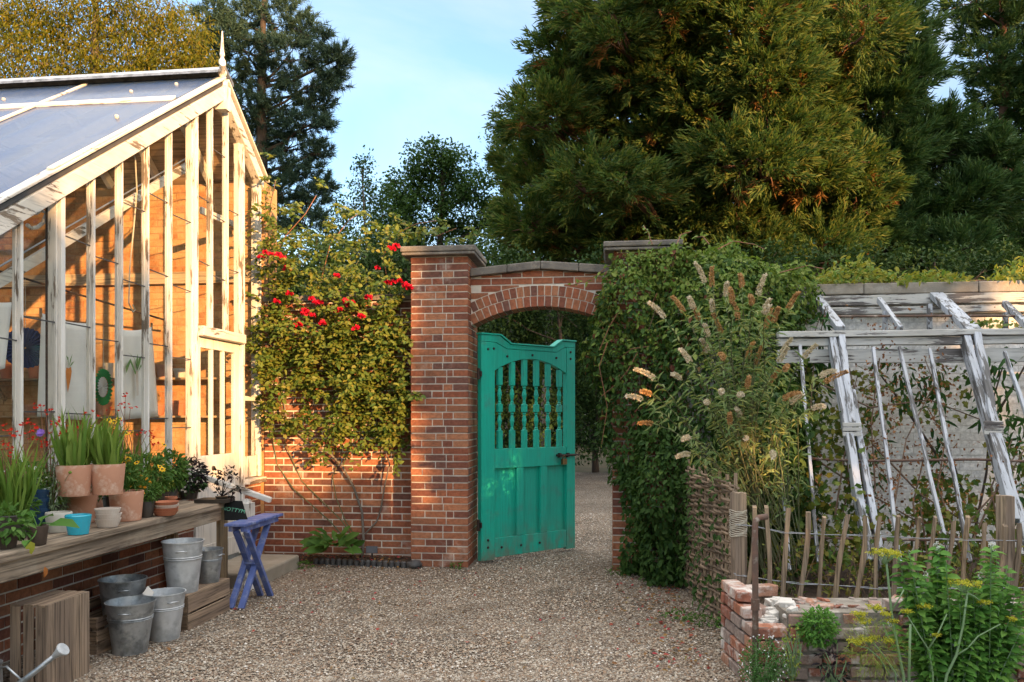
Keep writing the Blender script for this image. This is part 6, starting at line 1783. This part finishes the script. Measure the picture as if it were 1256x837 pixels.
# ================= trees
l_gold = leaf_mat('willow_leaf', [(.075, .10, .010), (.12, .13, .012), (.16, .15, .014), (.20, .15, .016)], .4)
l_pine = leaf_mat('pine_needle', [(.026, .058, .040), (.042, .080, .056), (.06, .10, .070)], .15)
l_seq = leaf_mat('sequoia_spray', [(.036, .080, .024), (.066, .12, .030), (.11, .155, .036), (.16, .165, .040)], .42)
l_seqb = leaf_mat('sequoia_brown', [(.16, .075, .022), (.22, .11, .03)], .25)
l_mid = leaf_mat('dark_broadleaf', [(.032, .075, .02), (.05, .10, .026), (.075, .13, .032)], .3)
l_ash = leaf_mat('ash_leaf', [(.065, .12, .026), (.10, .16, .032), (.15, .19, .04)], .35)
l_cyp = leaf_mat('cypress_spray', [(.034, .08, .026), (.055, .11, .034), (.08, .13, .04)], .2)
l_shade = leaf_mat('deep_shrub_leaf', [(.018, .042, .012), (.03, .064, .018), (.045, .085, .022)], .2)

def tuft_set(c, rad, n_t, n_b, L, W, r_t, tmpl, up=.25, shell=.35, down=0.0, spread=.55):
    """feathery sprays: n_t tufts through an ellipsoid, n_b blades each"""
    d = rdirs(n_t); q = (shell + (1 - shell) * RNG.random(n_t)) ** .5
    C = np.array(c)[None] + d * q[:, None] * np.array(rad)[None]
    ax = unit(d * np.array([[1, 1, .5]]) + rdirs(n_t) * .35 + UPV * up - UPV * down)
    C = np.repeat(C, n_b, 0); A = np.repeat(ax, n_b, 0); m = len(C)
    f = RNG.random(m)
    P = C + A * (f * r_t)[:, None] + rdirs(m) * (r_t * .16)
    D = unit(A * .8 + rdirs(m) * spread)
    return place(tmpl, P, D, rdirs(m), U(.6, 1.2, m) * L, U(.7, 1.2, m) * W)
def leaf_set(c, rad, n_c, n_l, L, W, r_c, tmpl=T_DIAMOND, shell=.3, droop=.25):
    d = rdirs(n_c); q = (shell + (1 - shell) * RNG.random(n_c)) ** .5
    C = np.array(c)[None] + d * q[:, None] * np.array(rad)[None]
    C = np.repeat(C, n_l, 0); Dd = np.repeat(d, n_l, 0); m = len(C)
    P = C + rdirs(m) * (r_c * RNG.random(m) ** .5)[:, None]
    return place(tmpl, P, unit(Dd * .5 + rdirs(m) - UPV * droop), unit(UPV * .7 + rdirs(m) * .8), U(.6, 1.2, m) * L, U(.6, 1.2, m) * W)
def wtree(name, label, cat, d, base_px, masses, gen, leaf_m, bark, r0, group=None, top=None, limbs=True, extra=None, lean=0.0, cname='crown'):
    """masses: photo column, row, half-width, half-height (and depth offset in metres) of each bough of the crown, standing at depth d"""
    b = on_d(base_px, HY, d); b.z = 0
    t_ = thing(name, label, cat, tuple(b), group)
    cs, rs = [], []
    for mm in masses:
        off = mm[4] if len(mm) > 4 else random.uniform(-1, 1) * mm[2] * d / 1000 * .7
        c = on_d(mm[0], mm[1], d + off); k = d / 1000
        cs.append(c); rs.append((mm[2] * k, mm[2] * k * .85, mm[3] * k))
    VT = [gen(tuple(c), r, mm) for c, r, mm in zip(cs, rs, masses)]
    V, T = join(VT); np_mesh(cname, V, T, leaf_m, t_)
    if extra:
        V, T = join([extra[0](tuple(c), r, mm) for c, r, mm in zip(cs, rs, masses)]); np_mesh('dead_sprays', V, T, extra[1], t_)
    zt = max(c.z for c in cs) if top is None else top
    pts = [Vector((b.x + lean * f * f + .12 * math.sin(f * 5 + d), b.y + .1 * math.cos(f * 4 + d), zt * f)) for f in np.linspace(0, 1, 9)]
    mb = MB(); mb.tube(pts, [r0 * (1.25 if i == 0 else 1) * (1 - .82 * i / 8) for i in range(9)], 10); mb.build('trunk', bark, t_, smooth=True)
    if limbs:
        mb = MB()
        for c, r in zip(cs, rs):
            zb = min(max(c.z - r[0] * .5 - abs(c.x - b.x) * .25, .12 * zt), zt * .95); f = zb / zt
            i = min(int(f * 8), 7); p0 = pts[i].lerp(pts[i + 1], f * 8 - i)
            ln = (c - p0).length; rr = max(.02, min(.11, r0 * .26) * (1 - f * .6))
            mid = p0.lerp(c, .5) + Vector((0, 0, -.06 * ln)); mb.tube([p0, mid, c], [rr, rr * .7, rr * .35], 6, cap=False)
            for k in range(5):
                e = c + Vector(tuple(rdirs(1)[0] * np.array(r) * .85)); mb.tube([mid.lerp(c, .5 + .1 * k), c.lerp(e, .5), e], [rr * .4, rr * .25, .008], 5, cap=False)
        mb.build('limbs', bark, t_, smooth=True)
    return t_
def area(r): return r[0] * r[2]

# golden willow behind the greenhouse
def g_will(c, r, mm):
    n = int(18 * area(r) + 16)
    return leaf_set(c, r, n * 2, 40, .15, .040, .46, T_DIAMOND, .1, 1.1)
GT = 'trees behind the garden wall'
wtree('willow_tree', 'golden green willow lit by low sun behind the greenhouse roof', 'tree', 22, 110,
      [(-60, 20, 60, 50), (-20, 80, 50, 40), (10, 20, 42, 40), (45, 70, 40, 36), (60, 15, 46, 36), (100, 45, 44, 34), (105, 92, 46, 26), (140, 10, 46, 40), (165, 60, 42, 34), (195, 20, 40, 34), (205, 85, 40, 24), (228, 50, 28, 34), (240, 88, 20, 22), (20, 110, 44, 30), (60, -50, 70, 40), (150, -50, 60, 36), (160, 110, 44, 30)],
      g_will, l_gold, m_bark_grey, .30, GT)
# pine
def g_pine(c, r, mm):
    n = int(150 * area(r) + 20)
    return tuft_set(c, r, n, 40, .22, .030, .26, T_NEEDLE, .5, .2, 0, .95)
wtree('pine_tree', 'tall dark blue green pine with tiered boughs against the sky left of centre', 'tree', 26, 326,
      [(330, -8, 44, 20), (300, 25, 30, 18), (345, 30, 44, 18), (378, 42, 26, 13), (275, 45, 26, 20), (300, 62, 40, 16), (355, 68, 40, 16), (400, 80, 26, 15), (418, 72, 13, 13), (280, 95, 28, 18), (330, 98, 34, 13), (378, 104, 34, 13), (408, 100, 16, 10), (350, 128, 38, 14), (392, 130, 16, 9), (300, 130, 36, 18),
       (330, 152, 38, 14), (374, 154, 30, 11), (396, 152, 10, 7), (310, 176, 34, 16), (356, 180, 34, 12), (388, 186, 18, 9), (330, 206, 36, 14), (372, 212, 28, 11), (398, 228, 12, 9), (346, 236, 34, 14), (384, 245, 18, 10), (310, 230, 34, 20), (330, 268, 46, 18), (375, 275, 30, 14), (260, 25, 20, 22), (258, 70, 18, 22)],
      g_pine, l_pine, m_bark_dark, .38, GT)
# dark wood in the middle
def g_broad(L, W, dens, rc=.4, nl=30):
    def g(c, r, mm):
        n = int(dens * area(r) + 8); return leaf_set(c, r, n, nl, L, W, rc, T_LEAF if L > .2 else T_DIAMOND, .25, .2)
    return g
wtree('oak_tree', 'rounded dark green oak rising in the middle behind the gate pier', 'tree', 34, 540,
      [(540, 188, 22, 16), (520, 200, 26, 20), (562, 205, 28, 20), (500, 228, 32, 24), (545, 230, 40, 26), (585, 232, 24, 22), (520, 262, 40, 26), (570, 265, 40, 26), (480, 262, 28, 24), (605, 270, 24, 22), (540, 300, 60, 26), (490, 300, 40, 24)], g_broad(.17, .10, 42, .45, 36), l_mid, m_bark_dark, .35, GT)
wtree('birch_tree', 'slim sparse tree with pale thin trunk between the pine and the oak', 'tree', 30, 446,
      [(447, 205, 8, 14), (440, 228, 18, 16), (462, 238, 16, 14), (425, 252, 20, 16), (450, 262, 26, 16), (412, 275, 18, 16), (475, 262, 12, 14), (440, 290, 34, 18), (400, 295, 20, 18)], g_broad(.13, .08, 26, .4, 26), l_mid, m_bark_grey, .12, GT, limbs=True)
wtree('maple_tree', 'loose yellowing tree beside the oak with sky showing through', 'tree', 31, 622,
      [(622, 225, 14, 18), (640, 250, 22, 20), (612, 262, 20, 18), (655, 285, 24, 22), (625, 292, 26, 20), (600, 300, 20, 16), (640, 318, 30, 16)], g_broad(.14, .085, 22, .45, 26), l_ash, m_bark_grey, .16, GT)
wtree('ash_tree', 'feathery ash with pale yellow green top left of the giant sequoia', 'tree', 30, 672,
      [(640, 125, 20, 20), (662, 112, 22, 16), (625, 150, 18, 18), (652, 152, 26, 20), (612, 180, 13, 14), (635, 190, 24, 18), (668, 185, 26, 24), (622, 212, 16, 12), (650, 222, 26, 18), (680, 225, 26, 24), (610, 165, 9, 10)], g_broad(.14, .07, 30, .45, 28), l_ash, m_bark_grey, .2, GT)
# giant sequoia
def g_seq(c, r, mm):
    n = int(85 * area(r) + 14); return tuft_set(c, (r[0], r[1], r[2] * .9), n, 46, .24, .045, .52, T_DIAMOND, .25, .5, .12, .45)
def g_seqb(c, r, mm):
    n = int(3.0 * area(r) + 2); return tuft_set((c[0], c[1], c[2] - .2), (r[0] * .75, r[1] * .75, r[2] * .75), n, 30, .24, .04, .4, T_DIAMOND, -.2, .1, .3, .7)
def lobed(lobes, cx, hw, dome, bulge, per, r0, r1, flat, seed):
    """a crown of separate billows: each lobe is a small dome of boughs standing at its own depth, with dark gaps between them"""
    rnd = random.Random(seed); out = []
    for (lx, ly, R) in lobes:
        f = max(0.0, 1 - ((lx - cx) / hw) ** 2) ** .5; dd = -dome * f + rnd.uniform(-1.6, 1.6)
        n = max(3, int(per * (R / 60) ** 2)); pts = []; tries = 0
        while len(pts) < n and tries < 400:
            tries += 1; a = rnd.uniform(0, 6.283); q = math.sqrt(rnd.random()) * .82
            x, y = lx + R * q * math.cos(a), ly + R * .72 * q * math.sin(a)
            if any((x - p[0]) ** 2 + ((y - p[1]) * 1.4) ** 2 < (R * .36) ** 2 for p in pts): continue
            pts.append((x, y)); r = rnd.uniform(r0, r1)
            out.append((x, y + 4 * q, r, r * flat * rnd.uniform(.8, 1.2), dd - bulge * (1 - q * q) ** .5 + rnd.uniform(-.4, .4)))
        out.append((lx, ly + R * .2, R * .8, R * .5, dd + 2.2))
    return out
SQ = lobed([(712, -5, 48), (765, 25, 58), (835, -5, 62), (905, 25, 66), (980, 5, 62), (1040, 35, 50), (700, 75, 40), (740, 95, 52), (815, 85, 60), (880, 110, 62), (955, 95, 62), (1015, 115, 54), (676, 140, 42), (722, 165, 50), (788, 165, 58), (850, 185, 60), (925, 185, 64), (1000, 190, 58), (645, 195, 40),
            (690, 225, 48), (755, 235, 56), (825, 255, 58), (895, 260, 60), (968, 262, 58), (1035, 250, 50), (650, 275, 44), (705, 295, 50), (785, 305, 54), (860, 318, 54), (935, 318, 54), (1005, 312, 50), (860, -70, 120)], 868, 235, 3.6, 2.0, 5.5, 20, 34, .62, 5)
wtree('sequoia_tree', 'giant sequoia with feathery golden lit boughs filling the upper right', 'tree', 26, 868, SQ, g_seq, l_seq, m_bark_red, .95, GT, top=24, extra=(g_seqb, l_seqb))
# cypresses to the right
def g_cyp(c, r, mm):
    n = int(75 * area(r) + 14); return tuft_set(c, r, n, 44, .28, .05, .5, T_DIAMOND, .3, .3, 0, .5)
wtree('cypress_tree', 'dark feathery cypress with drooping sprays right of the sequoia', 'tree', 28, 1090,
      lobed([(1060, -15, 44), (1092, 25, 26), (1085, 70, 44), (1108, 95, 20), (1070, 130, 46), (1130, 150, 46), (1100, 195, 48), (1165, 190, 46), (1205, 190, 34), (1065, 240, 46), (1140, 245, 52), (1205, 250, 44), (1085, 295, 50), (1160, 305, 54), (1220, 310, 40), (1045, 185, 40)], 1120, 140, 2.2, 1.8, 6, 17, 30, .75, 9), g_cyp, l_cyp, m_bark_dark, .5, GT)
wtree('yew_tree', 'dark upright conifer at the right edge of the picture', 'tree', 31, 1232,
      [(1190, 0, 26, 24), (1225, -10, 36, 30), (1270, 0, 40, 34), (1200, 35, 24, 20), (1240, 40, 34, 26), (1210, 75, 26, 22), (1250, 85, 30, 28), (1225, 115, 26, 22), (1262, 130, 30, 28), (1240, 160, 22, 24), (1275, 190, 30, 40), (1262, 250, 26, 40), (1270, 305, 34, 30), (1240, 300, 20, 30), (1300, 100, 40, 60)], g_cyp, l_cyp, m_bark_red, .55, GT)
# shrubs beyond the gate and the wall
def g_sh(c, r, mm):
    n = int(52 * area(r) + 10); return leaf_set(c, r, n, 34, .12, .065, .34, T_DIAMOND, .45, .2)
GS = 'dark shrubs beyond the gate'
for lab, d, bx, ms in (('dark evergreen shrub straight behind the open green gate', 20.5, 640, [(610, 520, 40, 50), (650, 500, 44, 56), (630, 440, 44, 44), (665, 420, 40, 40), (600, 450, 36, 40), (640, 390, 40, 34), (590, 540, 30, 40)]),
                       ('dark shrub overhanging the gravel path seen right of the gate', 23, 735, [(720, 520, 34, 46), (755, 515, 34, 46), (735, 455, 40, 40), (770, 440, 36, 44), (715, 420, 34, 36), (745, 390, 40, 30), (700, 470, 30, 40)]),
                       ('tall dark shrub behind the brick arch and its coping', 19, 690, [(690, 385, 44, 30), (660, 350, 40, 26), (715, 345, 44, 26), (610, 380, 40, 34), (620, 340, 44, 26), (750, 330, 40, 26), (590, 325, 36, 22)]),
                       ('dark shrub behind the rose wall below the birch', 17, 430, [(420, 320, 50, 28), (470, 325, 44, 26), (385, 315, 34, 28), (440, 360, 60, 30), (500, 330, 36, 24), (360, 330, 30, 30)]),
                       ('dark shrub behind the wall top at the far right', 18, 1150, [(1000, 330, 50, 22), (1070, 330, 50, 24), (1140, 330, 50, 22), (1210, 330, 50, 24), (1270, 330, 40, 24), (940, 325, 40, 22)])):
    wtree('shrub', lab, 'shrub', d, bx, ms, g_sh, l_shade, m_bark_dark, .09, GS, cname='foliage')
# far wood closing the view
VT = []
for i in range(130):
    s = -30 + (i % 65) * 1.08; d = random.uniform(42, 52); c = sd(s, d, random.uniform(1.5, 5) if i < 65 else random.uniform(6, 9.5))
    VT.append(leaf_set(tuple(c), (2.6, 2.2, 3.2), 150, 22, .32, .2, .8, T_DIAMOND, .3, .2))
o = np_mesh('woodland', *join(VT), l_shade); tag(o, kind='stuff')

# ================= unseen leaf masses added behind the camera to shade the yard from low sun
PU = Vector((.714, .70, 0)); PT = Vector((.70, -.714, 0))
l_off = leaf_mat('caster_leaf', [(.03, .07, .018), (.05, .10, .025)], .25)
def offstage(name, label, cat, tt, blobs, L, dens, trunk=True):
    b = PU * (sum(x[0] for x in blobs) / len(blobs)) + PT * tt
    t_ = thing(name, label, cat, (b.x, b.y, 0), 'unseen shade casters added behind the camera')
    VT = []
    for (u, z, ru, rz) in blobs:
        c = PU * u + PT * (tt + random.uniform(-.4, .4)); k = int(dens * ru * rz * 3.14 / (L * L * .30))
        d_ = rdirs(k); q = RNG.random(k) ** .4
        P = d_ * q[:, None]; P = np.array(tuple(c))[None] * np.array([[1, 1, 0]]) + (P[:, 0:1] * np.array([tuple(PU)]) * ru + P[:, 1:2] * np.array([tuple(PT)]) * max(.7, ru * .6) + P[:, 2:3] * np.array([[0, 0, rz]]) + np.array([[0, 0, z]]))
        VT.append(place(T_DIAMOND, P, rdirs(k), rdirs(k), U(.7, 1.2, k) * L, U(.6, .9, k) * L))
    V, T = join(VT); np_mesh('crown', V, T, l_off, t_)
    zt = max(x[1] for x in blobs)
    MB().tube([(b.x, b.y, 0), (b.x, b.y, zt * .5), (b.x, b.y, zt)], [.16 + zt * .012, .12 + zt * .008, .05], 9).build('trunk', m_bark_dark, t_)
OFF_T = 10.0
offstage('hedge_caster', 'unseen leaf mass added behind the photographer to shade the lower greenhouse and yard', 'hedge_caster', OFF_T,
         [(-4 + .8 * i, 2.9, .8, 3.0) for i in range(6)] + [(.8, 2.9, .7, 2.95), (1.35, 2.9, .55, 2.9), (1.75, 2.8, .42, 2.85), (2.3, 1.9, .5, 2.1), (2.9, 1.9, .6, 2.0), (3.5, 1.75, .6, 1.95), (4.1, 1.7, .6, 1.95), (4.9, 1.6, .7, 2.0), (5.8, 1.6, .7, 1.7), (6.7, 1.6, .7, 2.2)], .13, 8)
offstage('yard_caster', 'unseen small tree added behind the photographer to shade the gateway', 'tree', OFF_T + 1,
         [(5.3, 4.9, .62, 1.3), (5.9, 5.0, .7, 1.2), (6.7, 4.6, .8, 1.8), (7.6, 4.2, .9, 2.8), (4.72, 4.9, .34, 1.5), (4.8, 6.1, .34, .9), (4.95, 4.2, .34, .9)], .15, 7)
offstage('tall_caster', 'unseen tall tree added far behind the photographer to shade the pine and the creeper', 'tree', OFF_T + 40,
         [(8.9, 18, 1.7, 6.8), (11.0, 18.4, 1.9, 7.2), (13.3, 18.4, 1.9, 7.2), (14.6, 14, 1.0, 6)], .30, 4.0)
offstage('bush_caster', 'unseen broad bush added behind the photographer to shade the derelict lean-to', 'shrub', OFF_T + 5,
         [(7.9, 5, .9, 4.6), (9.2, 2.5, 1.5, 2.8), (11.3, 2.5, 1.6, 2.7), (13.6, 2.6, 1.7, 3.0), (10.1, 5.3, .45, .6), (12.2, 5.2, .5, .6)], .24, 4.5)
offstage('mid_caster', 'unseen medium tree added behind the photographer to shade the lower sequoia', 'tree', OFF_T + 40,
         [(16.2, 9.4, 1.5, 6), (18.6, 9.0, 1.8, 6), (21.2, 9.4, 1.6, 6)], .30, 4.0)
offstage('far_caster', 'unseen wide tall tree added far behind the photographer to shade the right-hand conifers', 'tree', OFF_T + 40,
         [(22.9, 15, 1.5, 10), (25.6, 16, 2.2, 11), (29, 16, 2.4, 11), (33, 16, 2.6, 11)], .36, 3.6)
